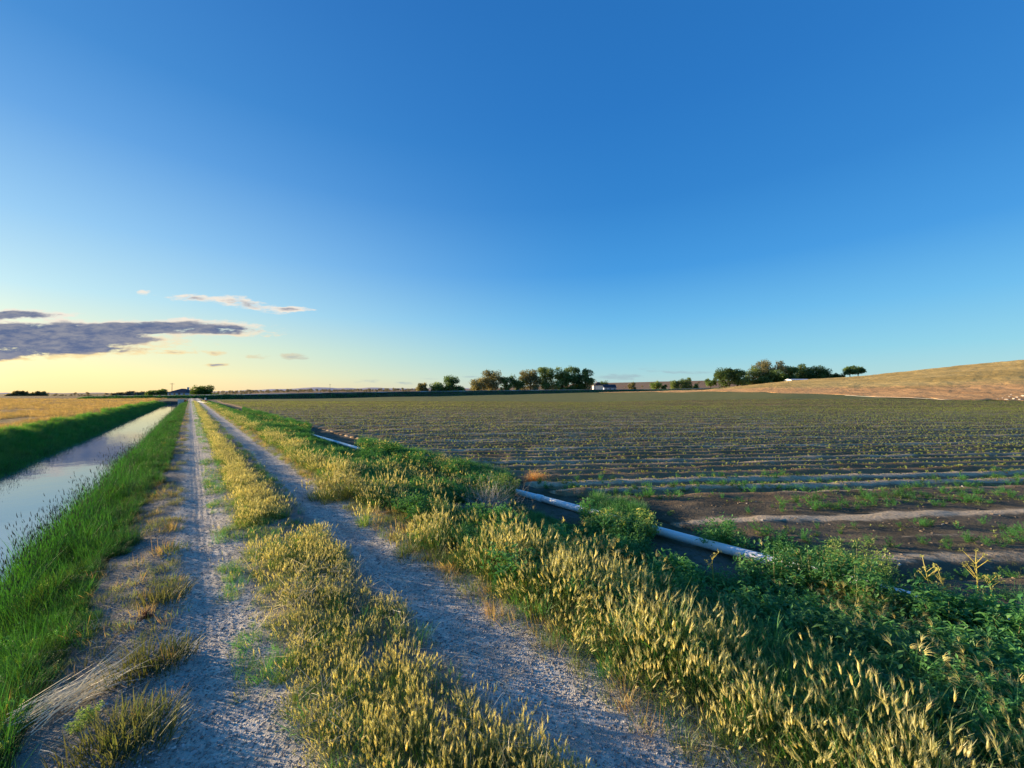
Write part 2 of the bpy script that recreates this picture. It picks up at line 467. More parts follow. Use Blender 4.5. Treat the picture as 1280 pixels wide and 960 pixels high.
def crop_mat():
    m, g, out = new_mat('tilled_soil'); p = pos(g)
    r = g.node('ShaderNodeAttribute', attribute_name='ridge').outputs['Fac']
    sp = g.node('ShaderNodeSeparateXYZ'); g.put(sp.inputs[0], p); x, y, z = sp.outputs
    st = g.comb(g.m('MULTIPLY', x, .35), g.m('MULTIPLY', y, 1.6), 0)
    a = g.noise(p, .7, 6, .65); b = g.noise(p, 14, 5, .7); c = g.noise(st, 1.0, 5, .6)
    dark = g.mix(g.ss(a, .3, .7), (.21, .13, .065), (.35, .235, .13))
    hd = g.ss(g.m('SUBTRACT', y, g.m('MULTIPLY', x, .1)), 8.8, 7.2)
    dark = g.mix(hd, dark, g.mix(g.ss(a, .35, .65), (.085, .07, .045), (.15, .12, .08)))
    pale = g.mix(g.ss(b, .3, .7), (.48, .37, .24), (.68, .54, .37))
    br = g.m('ADD', g.m('MULTIPLY', g.m('SUBTRACT', c, .5), 1.4), g.m('MULTIPLY', g.m('SUBTRACT', g.noise(p, 4.5, 5, .7), .5), 1.5))
    k = g.m('MULTIPLY', g.ss(g.m('ADD', r, br), .45, 1.15), .85)
    col = g.mix(k, dark, pale)
    bsdf(g, out, col, .95, g.m('ADD', b, g.m('MULTIPLY', a, 2)), .9, .03, .1)
    return m


def water_mat():
    m, g, out = new_mat('canal_water'); p = pos(g)
    n = g.m('ADD', g.noise(p, 1.2, 3), g.m('MULTIPLY', g.noise(p, 9, 3), .12))
    b = bsdf(g, out, (.20, .24, .25), .03, n, .12, .02, .5)
    b.inputs['IOR'].default_value = 4.5
    return m


M = {}
M['track'] = track_mat(); M['hill'] = hill_mat(); M['far'] = far_ground_mat(); M['dryfield'] = dry_field_mat()
M['crop'] = crop_mat(); M['water'] = water_mat()
M['bank'] = soil_mat('canal_bank_soil', (.05, .05, .03), (.1, .085, .05), (.05, .07, .025))
M['slope'] = soil_mat('slope_soil', (.06, .06, .035), (.16, .14, .11), (.07, .08, .04))
M['bed'] = soil_mat('canal_mud', (.05, .045, .035), (.08, .07, .05))

# ---------------------------------------------------------------- ground sheets
def geo_axis(fine, near, growth, far_):
    out = [0.0]; st = fine
    while out[-1] < far_:
        if out[-1] > near: st *= growth
        out.append(out[-1] + st)
    return out


U = np.array(sorted([-q for q in geo_axis(.12, 5, 1.25, 9000)[1:]] + geo_axis(.065, 9, 1.022, 9000)))


def sheet(name, V, mat, zoff=None, uu=None):
    uu = U if uu is None else uu
    g1, g2 = np.meshgrid(uu, V, indexing='ij')
    x, y = xy(g1, g2); z = height(x, y)
    if zoff is not None: z = z + zoff(x, y, g1, g2)
    n, k = g1.shape
    i = (np.arange(n - 1)[:, None] * k + np.arange(k - 1)[None, :]).ravel()
    Fq = np.stack([i, i + k, i + k + 1, i + 1], 1)[:, ::-1]
    me = np_mesh(name, np.stack([x.ravel(), y.ravel(), z.ravel()], 1), Fq, mat, True)
    return tag(link(name, me), kind='structure')


def lower(x, y, u, v):
    """the base ground sinks under the crop field and under the hill sheet"""
    px = 640 + F * x / np.maximum(y, 1)
    c = y - .0 * x
    a = -.35 * sstep(v, 6.4, 7.2) * (1 - sstep(y, 96, 104)) * (x < 124)
    fy = foot_y(px)
    b = -1.6 * sstep(y - fy, 2, 14) * (1 - sstep(y, 640, 680)) * (px > 745) * (y > 20)
    return a + b


left_v = -6.6 - np.array(geo_axis(.25, 6, 1.10, 9000)); right_v = 6.6 + np.array(geo_axis(.3, 4, 1.045, 9000))
sheet('dry_field', np.sort(left_v), M['dryfield'])
sheet('far_canal_bank', np.arange(-6.6, -4.09, .25), M['bank'])
sheet('canal_bed', np.array([-4.1, -3.2, -2.25]), M['bed'])
sheet('near_canal_bank', np.append(np.arange(-2.25, -.66, .1), -.65), M['bank'])
sheet('dirt_track', np.append(np.arange(-.65, 2.26, .045), 2.28), M['track'])
sheet('roadside_slope', np.append(np.arange(2.28, 6.5, .14), 6.6), M['slope'])
sheet('ground', right_v, M['far'], lower)

# the tilled field: rows run across the view
def row_y(c, x): return c + x * (.10 - .30 * sstep(c, 8, 105))
def crop_ridge(c, x, y):
    """0 in the furrow, 1 on the pale wheel-packed ridge"""
    head = 1 - sstep(c, 7.6, 8.8)
    r = .5 + .5 * np.cos((c - 8.9) * 2 * math.pi / .76)
    wheel = np.maximum(0, np.cos((c - 9.3) * 2 * math.pi / 3.04)) ** 3
    rows = np.clip(r * (.55 + .75 * wheel), 0, 1.2)
    gs = lambda c0, w: np.exp(-((c - c0) / w) ** 2)
    strip = .85 * gs(6.5, .30) * sstep(x, 2.0, 4.0) + .9 * gs(4.8, .2) * sstep(x, 4.4, 4.9) + .8 * gs(3.6, .42) * sstep(x, 5.0, 5.6) + .7 * gs(8.3, .09) * sstep(x, 2, 4) + .7 * gs(8.8, .1) * sstep(x, 1, 4) + .6 * gs(9.6, .1)
    strip = strip + head * .6 * np.maximum(0, np.cos(2 * math.pi * c / .95 + 1)) ** 4 * sstep(vnoise(x * .25, c * 2, 77), .3, .7)
    return (1 - head) * rows * (1 - .4 * sstep(c, 30, 90)) + strip, head


def crop_height(c, x, y):
    rid, head = crop_ridge(c, x, y)
    r = np.cos((c - 8.9) * 2 * math.pi / .76)
    z = (1 - head) * .06 * r + .02 * np.clip(rid, 0, 1) * head
    z = z - .09 * np.exp(-((c - 4.4) / .13) ** 2) * sstep(x, 4.3, 4.9) + (fbm(x * 3, y * 3, 33, 3) - .5) * .09 + (vnoise(x * 11, y * 11, 35) - .5) * .02
    return z


def crop_field():
    c = [.3]
    while c[-1] < 105: c.append(c[-1] + (.07 if c[-1] < 24 else .127 if c[-1] < 60 else .25))
    c = np.array(c); n = 190
    t = np.linspace(0, 1, n) ** 1.5
    m = .10 - .30 * sstep(c, 8, 105)
    # left end of each row lies on the line v = 6.35
    x0 = (6.35 - c * VD[1]) / (VD[0] + m * VD[1])
    X = x0[:, None] + t[None, :] * (126 - x0[:, None])
    C = np.repeat(c[:, None], n, 1); Y = row_y(C, X)
    Z = height(X, Y) + .02 + crop_height(C, X, Y)
    Z[:, 0] -= .3; Z[-1, :] -= .4
    rid, _ = crop_ridge(C, X, Y)
    i = (np.arange(len(c) - 1)[:, None] * n + np.arange(n - 1)[None, :]).ravel()
    Fq = np.stack([i, i + 1, i + n + 1, i + n], 1)
    me = np_mesh('crop_field', np.stack([X.ravel(), Y.ravel(), Z.ravel()], 1), Fq, M['crop'], True, {'ridge': np.clip(rid, 0, 1.3).ravel()})
    tag(link('crop_field', me), kind='structure')


crop_field()


def hillside():
    pxs = np.concatenate([np.arange(745, 1400, 4), np.arange(1400, 2300, 25)]); n = 90
    t = np.linspace(0, 1, n) ** 1.6
    PX = np.repeat(pxs[:, None], n, 1); fy = foot_y(PX) + (vnoise(PX * .05, 0 * PX, 4) - .5) * 5
    Y = fy + t[None, :] * (660 - fy); X = (PX - 640) / F * Y
    Z = height(X, Y) + .03 + (fbm(X * .25, Y * .25, 21) - .5) * .7 * sstep(t, 0.0, .05)[None, :] * np.clip((660 - Y) / 300, .1, 1)
    Z[:, 0] -= .12; Z[:, -1] -= 1.5; Z[0, :] -= 1.0
    ft = np.clip((Y - fy) / np.maximum(300 - fy, 1), 0, 1)
    i = (np.arange(len(pxs) - 1)[:, None] * n + np.arange(n - 1)[None, :]).ravel()
    Fq = np.stack([i, i + n, i + n + 1, i + 1], 1)
    me = np_mesh('hillside', np.stack([X.ravel(), Y.ravel(), Z.ravel()], 1), Fq, M['hill'], True, {'foot': ft.ravel()})
    tag(link('hillside', me), kind='structure')


hillside()


def water():
    us = np.arange(-30, 131, 1.0); vs = np.array([-4.9, -4.0, -3, -2.2, -1.5])
    a, b = np.meshgrid(us, vs, indexing='ij'); x, y = xy(a, b); n, k = a.shape
    i = (np.arange(n - 1)[:, None] * k + np.arange(k - 1)[None, :]).ravel()
    me = np_mesh('canal_water', np.stack([x.ravel(), y.ravel(), np.full(x.size, WATER_Z)], 1), np.stack([i, i + 1, i + k + 1, i + k], 1), M['water'], True)
    tag(link('canal_water', me), kind='structure')


water()

# ---------------------------------------------------------------- plants: single blades, heads, leaves
def blade(mb, x, y, az, L, w, lean, droop, mi=0, tint=.5, segs=3, z=0.0):
    """a tapering, bending blade; returns its tip and the direction there"""
    p = Vector((x, y, z)); a = lean; side = Vector((-math.sin(az + .5), math.cos(az + .5), 0)) * (w / 2)
    vs = [p - side, p + side]; d = None
    for i in range(segs):
        d = Vector((math.sin(a) * math.cos(az), math.sin(a) * math.sin(az), math.cos(a)))
        p = p + d * (L / segs); a += droop / segs
        k = 1 - (i + 1) / segs
        if i < segs - 1: s = side * (.35 + .65 * k); vs += [p - s, p + s]
        else: vs += [p]
    fs = [(2 * i, 2 * i + 1, 2 * i + 3, 2 * i + 2) for i in range(segs - 1)] + [(2 * segs - 2, 2 * segs - 1, 2 * segs)]
    mb.add(vs, fs, mi, tint)
    return p, d


def head(mb, p, d, L, r, mi, tint, bristles=8, curl=.3, az=0):
    """bristly seed head: slim spindle with awns slanting up from it"""
    q = d.to_track_quat('Z', 'Y'); ring = []
    prof = [(0, .35), (.3, 1), (.7, .8)]
    for t, k in prof:
        off = Vector((0, curl * L * t * t, 0))
        for j in range(4):
            b = j * math.pi / 2 + t
            ring.append(p + q @ (Vector((r * k * math.cos(b), r * k * math.sin(b), L * t)) + off))
    ring.append(p + q @ Vector((0, curl * L, L)))
    fs = [(i * 4 + j, i * 4 + (j + 1) % 4, i * 4 + 4 + (j + 1) % 4, i * 4 + 4 + j) for i in range(2) for j in range(4)]
    fs += [(8 + j, 8 + (j + 1) % 4, 12) for j in range(4)]
    mb.add(ring, fs, mi, tint)
    for i in range(bristles):
        t = random.uniform(.05, .9); b = random.uniform(0, 6.28); e = random.uniform(.5, .8) * L
        o = p + q @ Vector((0, curl * L * t * t, L * t)); c = Vector((math.cos(b), math.sin(b), 0))
        n = Vector((-math.sin(b), math.cos(b), 0)) * .0022
        tip = o + q @ (c * e * .42 + Vector((0, curl * L * .3, e)))
        mb.add([o - q @ n, o + q @ n, tip], [(0, 1, 2)], mi, min(1, tint + .2))


def leaf(mb, p, az, pitch, L, w, mi, tint):
    d = Vector((math.cos(az) * math.cos(pitch), math.sin(az) * math.cos(pitch), math.sin(pitch)))
    s = Vector((-math.sin(az), math.cos(az), 0)) * (w / 2); up = d.cross(s).normalized() * w * .15
    p = Vector(p); m_ = p + d * L * .5
    mb.add([p, m_ - s + up, p + d * L - Vector((0, 0, L * .15)), m_ + s + up], [(0, 1, 2), (0, 2, 3)], mi, tint)


ru = random.uniform
M['fox_leaf'] = plant_mat('foxtail_leaf', (.042, .15, .026), (.25, .27, .09), .42, patch=(.14, .19, .045), rnd=.4)
M['fox_head'] = plant_mat('foxtail_seed_head', (.34, .36, .14), (.66, .62, .34), .48, rnd=.2)
M['green'] = plant_mat('bank_grass', (.014, .072, .012), (.045, .145, .02), .36, patch=(.07, .105, .02), rnd=.6)
M['green_dark'] = plant_mat('ditch_grass', (.045, .18, .05), (.11, .30, .075), .35)
M['reed'] = plant_mat('reed_leaf', (.02, .10, .014), (.05, .18, .025), .35)
M['reed_head'] = plant_mat('reed_head', (.05, .04, .02), (.10, .07, .035), .1)
M['dry'] = plant_mat('dry_grass', (.30, .20, .09), (.46, .33, .155), .4, patch=(.2, .18, .07))
M['straw'] = plant_mat('straw', (.42, .38, .28), (.66, .59, .44), .25)
M['weed'] = plant_mat('weed_leaf', (.045, .19, .055), (.13, .31, .08), .35)
M['weed_pale'] = plant_mat('weed_leaf_pale', (.14, .26, .07), (.28, .38, .12), .45)
M['weed_top'] = plant_mat('weed_flower_top', (.36, .40, .10), (.62, .56, .2), .5)
M['crop_leaf'] = plant_mat('crop_leaf', (.15, .21, .045), (.32, .35, .105), .45)
M['stem'] = plant_mat('weed_stem', (.10, .13, .05), (.18, .17, .08), .1)
M['dead'] = plant_mat('dead_brush', (.36, .34, .31), (.54, .51, .46), .1)
M['tumble'] = plant_mat('tumbleweed', (.52, .34, .14), (.74, .52, .25), .45)
M['golden'] = plant_mat('drooping_brome', (.45, .42, .17), (.70, .64, .30), .55)


def foxtail(i):
    mb = MB(); n = (14, 9, 3)[i % 3]
    for k in range((30, 40, 46)[i % 3]):
        r = .11 * math.sqrt(random.random()); b = ru(0, 6.28)
        blade(mb, r * math.cos(b), r * math.sin(b), b + ru(-.8, .8), ru(.12, .28), .0055, ru(.05, .4) + r * 3, ru(.2, .9), 0, ru(0, 1) ** (2, 3, 5)[i % 3])
    for k in range(n):
        r = .11 * math.sqrt(random.random()); b = ru(0, 6.28)
        L = ru(.20, .36); a = b + ru(-.7, .7)
        p, d = blade(mb, r * math.cos(b), r * math.sin(b), a, L, .0035, ru(0, .22) + r, ru(.05, .35), 0, ru(.3, 1))
        head(mb, p - d * .006, d, ru(.05, .088), ru(.006, .009), 1, ru(0, 1), 10, ru(-.1, .35), a)
    return mb.mesh('foxtail_clump', [M['fox_leaf'], M['fox_head']])


def greengrass(i, mats, hmin, hmax, n=42, w=.007, R_=.14, dr=(.3, 1.2)):
    mb = MB()
    for k in range(n):
        r = R_ * math.sqrt(random.random()); b = ru(0, 6.28)
        blade(mb, r * math.cos(b), r * math.sin(b), b + ru(-1, 1), ru(hmin, hmax), w * ru(.7, 1.3), ru(.03, .35), ru(*dr), 0, ru(0, 1), 4)
    return mb.mesh('grass_clump', mats)


def reed(i):
    mb = MB()
    for k in range(9):
        x, y = ru(-.12, .12), ru(-.12, .12)
        blade(mb, x, y, ru(0, 6.28), ru(.45, .85), .011, ru(.02, .25), ru(.1, .9), 0, ru(0, 1), 4)
    for k in range(3):
        x, y = ru(-.12, .12), ru(-.12, .12); a = ru(0, 6.28)
        p, d = blade(mb, x, y, a, ru(.6, .95), .006, ru(.02, .18), ru(.05, .3), 0, .2, 3)
        head(mb, p - d * .02, d, ru(.04, .07), .004, 1, ru(0, 1), 2, .1)
    return mb.mesh('reed_clump', [M['reed'], M['reed_head']])


def groundweed(i, mat, h, R_=.2, n=340, ls=.038):
    """low leafy plant: stems fanning out, small leaves all along"""
    mb = MB()
    for s in range(11):
        b = ru(0, 6.28); lean = ru(.1, 1.0); L = h * ru(.7, 1.15); p = Vector((ru(-.04, .04), ru(-.04, .04), 0)); a = lean; pts = [p]
        for q in range(5):
            d = Vector((math.sin(a) * math.cos(b), math.sin(a) * math.sin(b), math.cos(a))); p = p + d * L / 5; pts.append(p); a *= ru(.75, 1.1); b += ru(-.25, .25)
        for q in range(n // 11):
            t = ru(.15, 1) * 4.999; k = int(t); o = pts[k].lerp(pts[k + 1], t - k)
            leaf(mb, o, ru(0, 6.28), ru(-.2, 1.0), ls * ru(.6, 1.4), ls * .45 * ru(.7, 1.3), 0, ru(0, 1))
    return mb.mesh('leafy_clump', [mat])


def drygrass(i, mat=None, h=.3):
    mb = MB()
    for k in range(30):
        r = .16 * math.sqrt(random.random()); b = ru(0, 6.28)
        blade(mb, r * math.cos(b), r * math.sin(b), b + ru(-1, 1), ru(.5, 1.1) * h, .007, ru(.05, .7), ru(.1, 1.0), 0, ru(0, 1))
    return mb.mesh('dry_clump', [mat or M['dry']])


def brome(i):
    """thin grass with drooping feathery golden heads"""
    mb = MB()
    for k in range(22):
        b = ru(0, 6.28); blade(mb, .08 * math.cos(b), .08 * math.sin(b), b + ru(-1, 1), ru(.2, .4), .005, ru(.1, .4), ru(.3, 1.2), 0, ru(0, .7), 4)
    for k in range(8):
        b = ru(0, 6.28)
        p, d = blade(mb, .07 * math.cos(b), .07 * math.sin(b), b, ru(.35, .55), .003, ru(.05, .3), ru(.3, .9), 0, .8, 4)
        for q in range(12):
            blade(mb, p.x, p.y, b + ru(-.7, .7), ru(.05, .11), .0035, 1.1 + ru(-.5, .5), ru(.6, 1.6), 1, ru(0, 1), 2, z=p.z - ru(0, .05))
    return mb.mesh('brome_clump', [M['green_dark'], M['golden']])


def cropplant(i):
    mb = MB(); n = random.choice([5, 6, 8])
    for k in range(n):
        leaf(mb, (ru(-.01, .01), ru(-.01, .01), ru(.0, .05)), k * 6.28 / n + ru(-.4, .4), ru(.3, 1.2), ru(.06, .12), ru(.03, .055), 0, ru(0, 1))
    return mb.mesh('crop_seedling', [M['crop_leaf']])


def pebble(i):
    vs = []; n = 6
    for zz, rr in ((-.5, .7), (.05, 1), (.45, .6)):
        for k in range(n): a = k * 6.28 / n + zz; q = rr * ru(.75, 1.15); vs.append((q * math.cos(a), q * math.sin(a) * .8, zz * .75 + ru(-.1, .1)))
    fs = [(i_ * n + k, i_ * n + (k + 1) % n, i_ * n + n + (k + 1) % n, i_ * n + n + k) for i_ in range(2) for k in range(n)] + [tuple(12 + k for k in range(n))]
    mb = MB(); mb.add(vs, fs, 0, ru(0, 1)); return mb.mesh('pebble', [M['stone']])


def stone_mat():
    m, g, out = new_mat('gravel_stone')
    oi = g.node('ShaderNodeObjectInfo').outputs['Random']
    bsdf(g, out, g.ramp(oi, [(0, (.16, .15, .14)), (.5, (.34, .32, .29)), (.85, (.42, .4, .37)), (1, (.6, .58, .54))]), .85)
    return m


M['stone'] = stone_mat()


def scatter(name, metas, x, y, label, cat=None, scale=(.8, 1.2), zs=None, tilt=.12, z=None, sink=.01, lean=None):
    """one object that instances the small plant meshes on its points (something nobody could count)"""
    n = len(x); z = height(x, y) if z is None else z
    me = bpy.data.meshes.new(name); me.vertices.add(n)
    me.vertices.foreach_set('co', np.stack([x, y, z - sink], 1).astype(np.float32).ravel())
    sc = np.asarray(scale if not isinstance(scale, tuple) else rng.uniform(scale[0], scale[1], n))
    sz = sc * (rng.uniform(.85, 1.15, n) if zs is None else zs)
    rot = np.stack([rng.normal(0, tilt, n), rng.normal(0, tilt, n), rng.uniform(0, 6.283, n)], 1)
    if lean is not None: rot[:, :2] += np.asarray(lean)
    for an, ty, av, key in (('rot', 'FLOAT_VECTOR', rot, 'vector'), ('scl', 'FLOAT_VECTOR', np.stack([sc, sc, sz], 1), 'vector'), ('idx', 'INT', rng.integers(0, len(metas), n), 'value')):
        a = me.attributes.new(an, ty, 'POINT'); a.data.foreach_set(key, np.ascontiguousarray(av, np.int32 if ty == 'INT' else np.float32).ravel())
    src = bpy.data.collections.new(name + '_pieces')
    for i, pm in enumerate(metas):
        src.objects.link(bpy.data.objects.new('%s_%02d' % (pm.name.split('.')[0], i), pm))
    o = link(name, me)
    ng = bpy.data.node_groups.new(name, 'GeometryNodeTree')
    ng.interface.new_socket('Geometry', in_out='INPUT', socket_type='NodeSocketGeometry')
    ng.interface.new_socket('Geometry', in_out='OUTPUT', socket_type='NodeSocketGeometry')
    N = ng.nodes; Lk = ng.links
    gi = N.new('NodeGroupInput'); go = N.new('NodeGroupOutput')
    ci = N.new('GeometryNodeCollectionInfo'); ci.inputs[0].default_value = src; ci.inputs[1].default_value = True; ci.inputs[2].default_value = True
    iop = N.new('GeometryNodeInstanceOnPoints'); iop.inputs['Pick Instance'].default_value = True
    def at(nm, ty):
        a = N.new('GeometryNodeInputNamedAttribute'); a.data_type = ty; a.inputs[0].default_value = nm
        return [q for q in a.outputs if q.enabled and q.name == 'Attribute'][0]
    Lk.new(gi.outputs[0], iop.inputs['Points']); Lk.new(ci.outputs[0], iop.inputs['Instance'])
    Lk.new(at('idx', 'INT'), iop.inputs['Instance Index'])
    e2r = N.new('FunctionNodeEulerToRotation'); Lk.new(at('rot', 'FLOAT_VECTOR'), e2r.inputs[0]); Lk.new(e2r.outputs[0], iop.inputs['Rotation'])
    Lk.new(at('scl', 'FLOAT_VECTOR'), iop.inputs['Scale'])
    Lk.new(iop.outputs[0], go.inputs[0])
    md = o.modifiers.new('scatter', 'NODES'); md.node_group = ng
    return tag(o, label, cat, kind='stuff')


def in_view(x, y, margin=160):
    px = 640 + F * x / np.maximum(y, .2)
    return (y > .3) & (px > -margin) & (px < 1280 + margin)


def cloud_pts(n, u0, u1, v0, v1, fade=None, near=6.0):
    """points in the track frame; past `near` they thin out with distance"""
    t = rng.random(n)
    # u density constant to near, then ~1/u
    a = near - u0; b = near * math.log(u1 / near)
    k = t * (a + b)
    u = np.where(k < a, u0 + k, near * np.exp(np.maximum(k - a, 0) / near))
    v = rng.uniform(v0, v1, n); x, y = xy(u, v)
    m = in_view(x, y); return x[m], y[m], u[m], v[m]


FOX = [foxtail(i) for i in range(9)]
M['far_green'] = plant_mat('far_bank_grass_leaf', (.03, .17, .02), (.09, .30, .035), .45, patch=(.15, .24, .045))
M['deep_green'] = plant_mat('bank_grass_deep', (.010, .06, .012), (.03, .11, .016), .3)
DKG = [greengrass(i, [M['deep_green']], .2, .55, 46, .009) for i in range(4)]
FGR = [greengrass(i, [M['far_green']], .22, .5, 46) for i in range(5)]
GRN = [greengrass(i, [M['green']], .22, .5, 46) for i in range(6)]
DGR = [greengrass(i, [M['green_dark']], .15, .34, 40, .006) for i in range(5)]
REED = [reed(i) for i in range(6)]
LOW = [groundweed(i, M['weed'], .3) for i in range(6)]
LOWP = [groundweed(i, M['weed_pale'], .25) for i in range(3)]
DRY = [drygrass(i) for i in range(6)]
BRO = [brome(i) for i in range(5)]
SHORT = [drygrass(i, M['fox_leaf'], .16) for i in range(4)]
M['olive'] = plant_mat('olive_shoulder_grass', (.065, .11, .028), (.19, .20, .08), .35, patch=(.13, .13, .055))
OLV = [drygrass(i, M['olive'], .17) for i in range(4)]
CROP = [cropplant(i) for i in range(8)]
PEB = [pebble(i) for i in range(8)]

# centre strip of foxtail grass, with the bare gap the photo shows
def strip_mask(x, y, u, v):
    e = (fbm(u * 1.6, v * 1.6, 40, 3) - .5)
    lo, hi = .46 + .35 * e, 1.27 + .5 * e + .14 * sstep(u, 2.6, 1.2)
    lo = lo + .12 * sstep(u, 4, 10); hi = hi - .25 * sstep(u, 5, 9)
    gx, gy = P(360, 640); gu, gv = uv(gx, gy)
    hole = np.exp(-((u - gu + .95) / .55) ** 2)
    ok = (v > lo) & (v < hi) & (hole < .5 + .3 * e)
    # bites out of the edges
    return ok & ((u < 5.4) | (fbm(u * 1.3 + 9, v * 1.6, 44, 3) > .30))


x, y, u, v = cloud_pts(9000, -1, 128, .3, 1.6, near=9)
m = strip_mask(x, y, u, v); x, y, u, v = x[m], y[m], u[m], v[m]
edge = np.minimum(v - .4, 1.45 - v)
scatter('centre_strip_foxtail_grass', FOX, x, y, 'golden foxtail grass growing in the strip between the two wheel ruts', scale=rng.uniform(.5, .85, len(x)) * (.45 + .55 * sstep(edge, -.15, .3)) * (.5 + .45 * fbm(u * 2.2, v * 2.2, 50)) * (1 - .35 * np.exp(-((u - 3.4) / 1.0) ** 2)), tilt=.17)
x, y, u, v = cloud_pts(9000, -1, 128, .25, 1.38, near=9)
m = fbm(u * 1.3, v * 3, 61, 3) + .25 * rng.random(len(x)) > .62; x, y = x[m], y[m]
scatter('short_strip_grass', SHORT + DGR[:2] + FOX[2:3], x, y, 'short dull grass at the edges of the centre strip', scale=(.2, .5), tilt=.3)

# right verge: dense foxtails beside the right rut
x, y, u, v = cloud_pts(12500, -2.5, 128, 1.98, 3.6, near=8)
e = fbm(u * 1.2, v * 1.2, 70, 3) - .5
lim = 2.85 + .85 * rng.random(len(u)) ** 2.2 * (1 - .6 * sstep(u, 3, 9)) + .2 * sstep(u, 1.0, -1) - .25 * sstep(u, 3, 9)
m = (v > 2.02 + .35 * e + .12 * sstep(u, 3, 8)) & (v < lim + 1.1 * e) & ((u < 2.8) | (fbm(u * .9, v * 1.1, 75, 3) > .47)); x, y, u, v = x[m], y[m], u[m], v[m]
scatter('verge_foxtail_grass', FOX + DGR[:3] + GRN[:1], x, y, 'dense golden foxtail grass lining the right wheel rut', scale=rng.uniform(.45, 1.05, len(x)) * (.55 + .45 * sstep(v, 2.0, 2.35)) * (.5 + .7 * fbm(u * 2.0, v * 2.0, 52)) * (1 - .3 * sstep(v, 2.9, 3.4)), tilt=.3)
x, y, u, v = cloud_pts(6000, -2, 128, 1.9, 2.6, near=8)
scatter('verge_edge_grass', SHORT + OLV[:3] + DRY[:1], x, y, 'short dry grass fringe where the verge meets the right rut', scale=(.3, .6), tilt=.3)

# slope down to the pipe: ditch grass and low leafy weeds, open where the photo shows the pipe
OPEN = [(240, 300), (392, 446), (640, 736), (806, 958), (1108, 1130), (1141, 1152)]
BX, BY = P(606, 655, -.4)
def pipe_open(x, y, v, lo=4.2):
    px = 640 + F * x / np.maximum(y, .3); a = np.zeros(len(x), bool)
    for p0, p1 in OPEN: a |= (px > p0 - 4) & (px < p1 + 4)
    return (a & (v > lo)) | (np.hypot(x - BX, y - BY) < .75)


x, y, u, v = cloud_pts(30000, -3, 125, 2.45, 6.9, near=8)
k = fbm(u * .8, v * .8, 80, 4); bare = fbm(u * 1.0 + 5, v * 1.4, 84, 3)
m = (k > .36) & (bare > .36) & (v < 6.35 + .5 * (k - .5)) & ~pipe_open(x, y, v, 5.0)
u, v = u[m], v[m]; po = pipe_open(x[m], y[m], v, 3.9)
scatter('slope_leafy_weeds', LOW, x[m], y[m], 'dark green low leafy weeds covering the slope down to the pipe', scale=rng.uniform(.5, 1.0, m.sum()) * (.4 + 1.2 * fbm(u * .9, v * .9, 56)) * (1 - .3 * sstep(v, 3.6, 2.8)) * np.where(po, .5, 1), tilt=.2)
x, y, u, v = cloud_pts(24000, -3, 125, 2.6, 6.8, near=8)
k = fbm(u * .7 + 30, v * .9, 86, 4); bare = fbm(u * 1.0 + 5, v * 1.4, 84, 3)
m = (k > .34) & (bare > .33) & ~pipe_open(x, y, v, 5.0)
scatter('slope_ditch_grass', DGR, x[m], y[m], 'dark green grass on the shaded slope beside the pipe', scale=rng.uniform(.4, .85, m.sum()) * np.where(pipe_open(x[m], y[m], v[m], 3.8), .6, 1), tilt=.22)
x, y, u, v = cloud_pts(2600, -3, 60, 3.0, 6.2, near=6)
k = fbm(u * .8 + 60, v * .8, 90, 3); m = (k > .60) & ~pipe_open(x, y, v)
scatter('slope_golden_brome', BRO, x[m], y[m], 'feathery drooping golden grass patches on the slope', scale=(.5, .85), tilt=.25)

# near canal bank, left of the track
x, y, u, v = cloud_pts(24000, -1.2, 128, -2.0, -.38, near=9)
e = fbm(u * 1.4, v * 1.6, 100, 3) - .5
lim = -.55 - .1 * sstep(u, 6, 1) + .6 * e + .25 * sstep(u, 6, 16)
m = (v < lim) & (v > -1.08 - .55 * sstep(u, 2.5, 13) + .3 * e)
x, y, u, v = x[m], y[m], u[m], v[m]
scatter('canal_bank_grass', GRN + DKG + REED[:2] + [LOW[0], LOWP[0]], x, y, 'bright green grass on the bank between the canal and the track', scale=rng.uniform(.45, .85, len(x)) * (.5 + .5 * sstep(-v, .55, 1.2)) * (.9 - .45 * sstep(u, 7, 3) * sstep(-v, .7, 1.0)) * (.3 + 1.25 * fbm(u * 2.0, v * 2.0, 55, 3)), tilt=.2)
x, y, u, v = cloud_pts(5200, -.5, 128, -1.8, -1.25, near=8)
m = fbm(u * 1.5, v, 110, 3) > .44; x, y, u, v = x[m], y[m], u[m], v[m]
scatter('canal_edge_reeds', REED, x, y, 'dark reeds with seed heads standing at the water edge', scale=rng.uniform(.45, .9, len(x)) * (.65 + .5 * sstep(u, 3, 9)), tilt=.12)
x, y, u, v = cloud_pts(4200, -.5, 128, -.8, -.05, near=8)
m = fbm(u * 1.3, v * 2, 120, 3) + .12 * rng.random(len(x)) > .56; x, y = x[m], y[m]
scatter('shoulder_tufts', OLV + OLV + SHORT[:2] + DRY[:1], x, y, 'thin olive and dry tufts on the bare shoulder left of the track', scale=(.25, .55), tilt=.3)

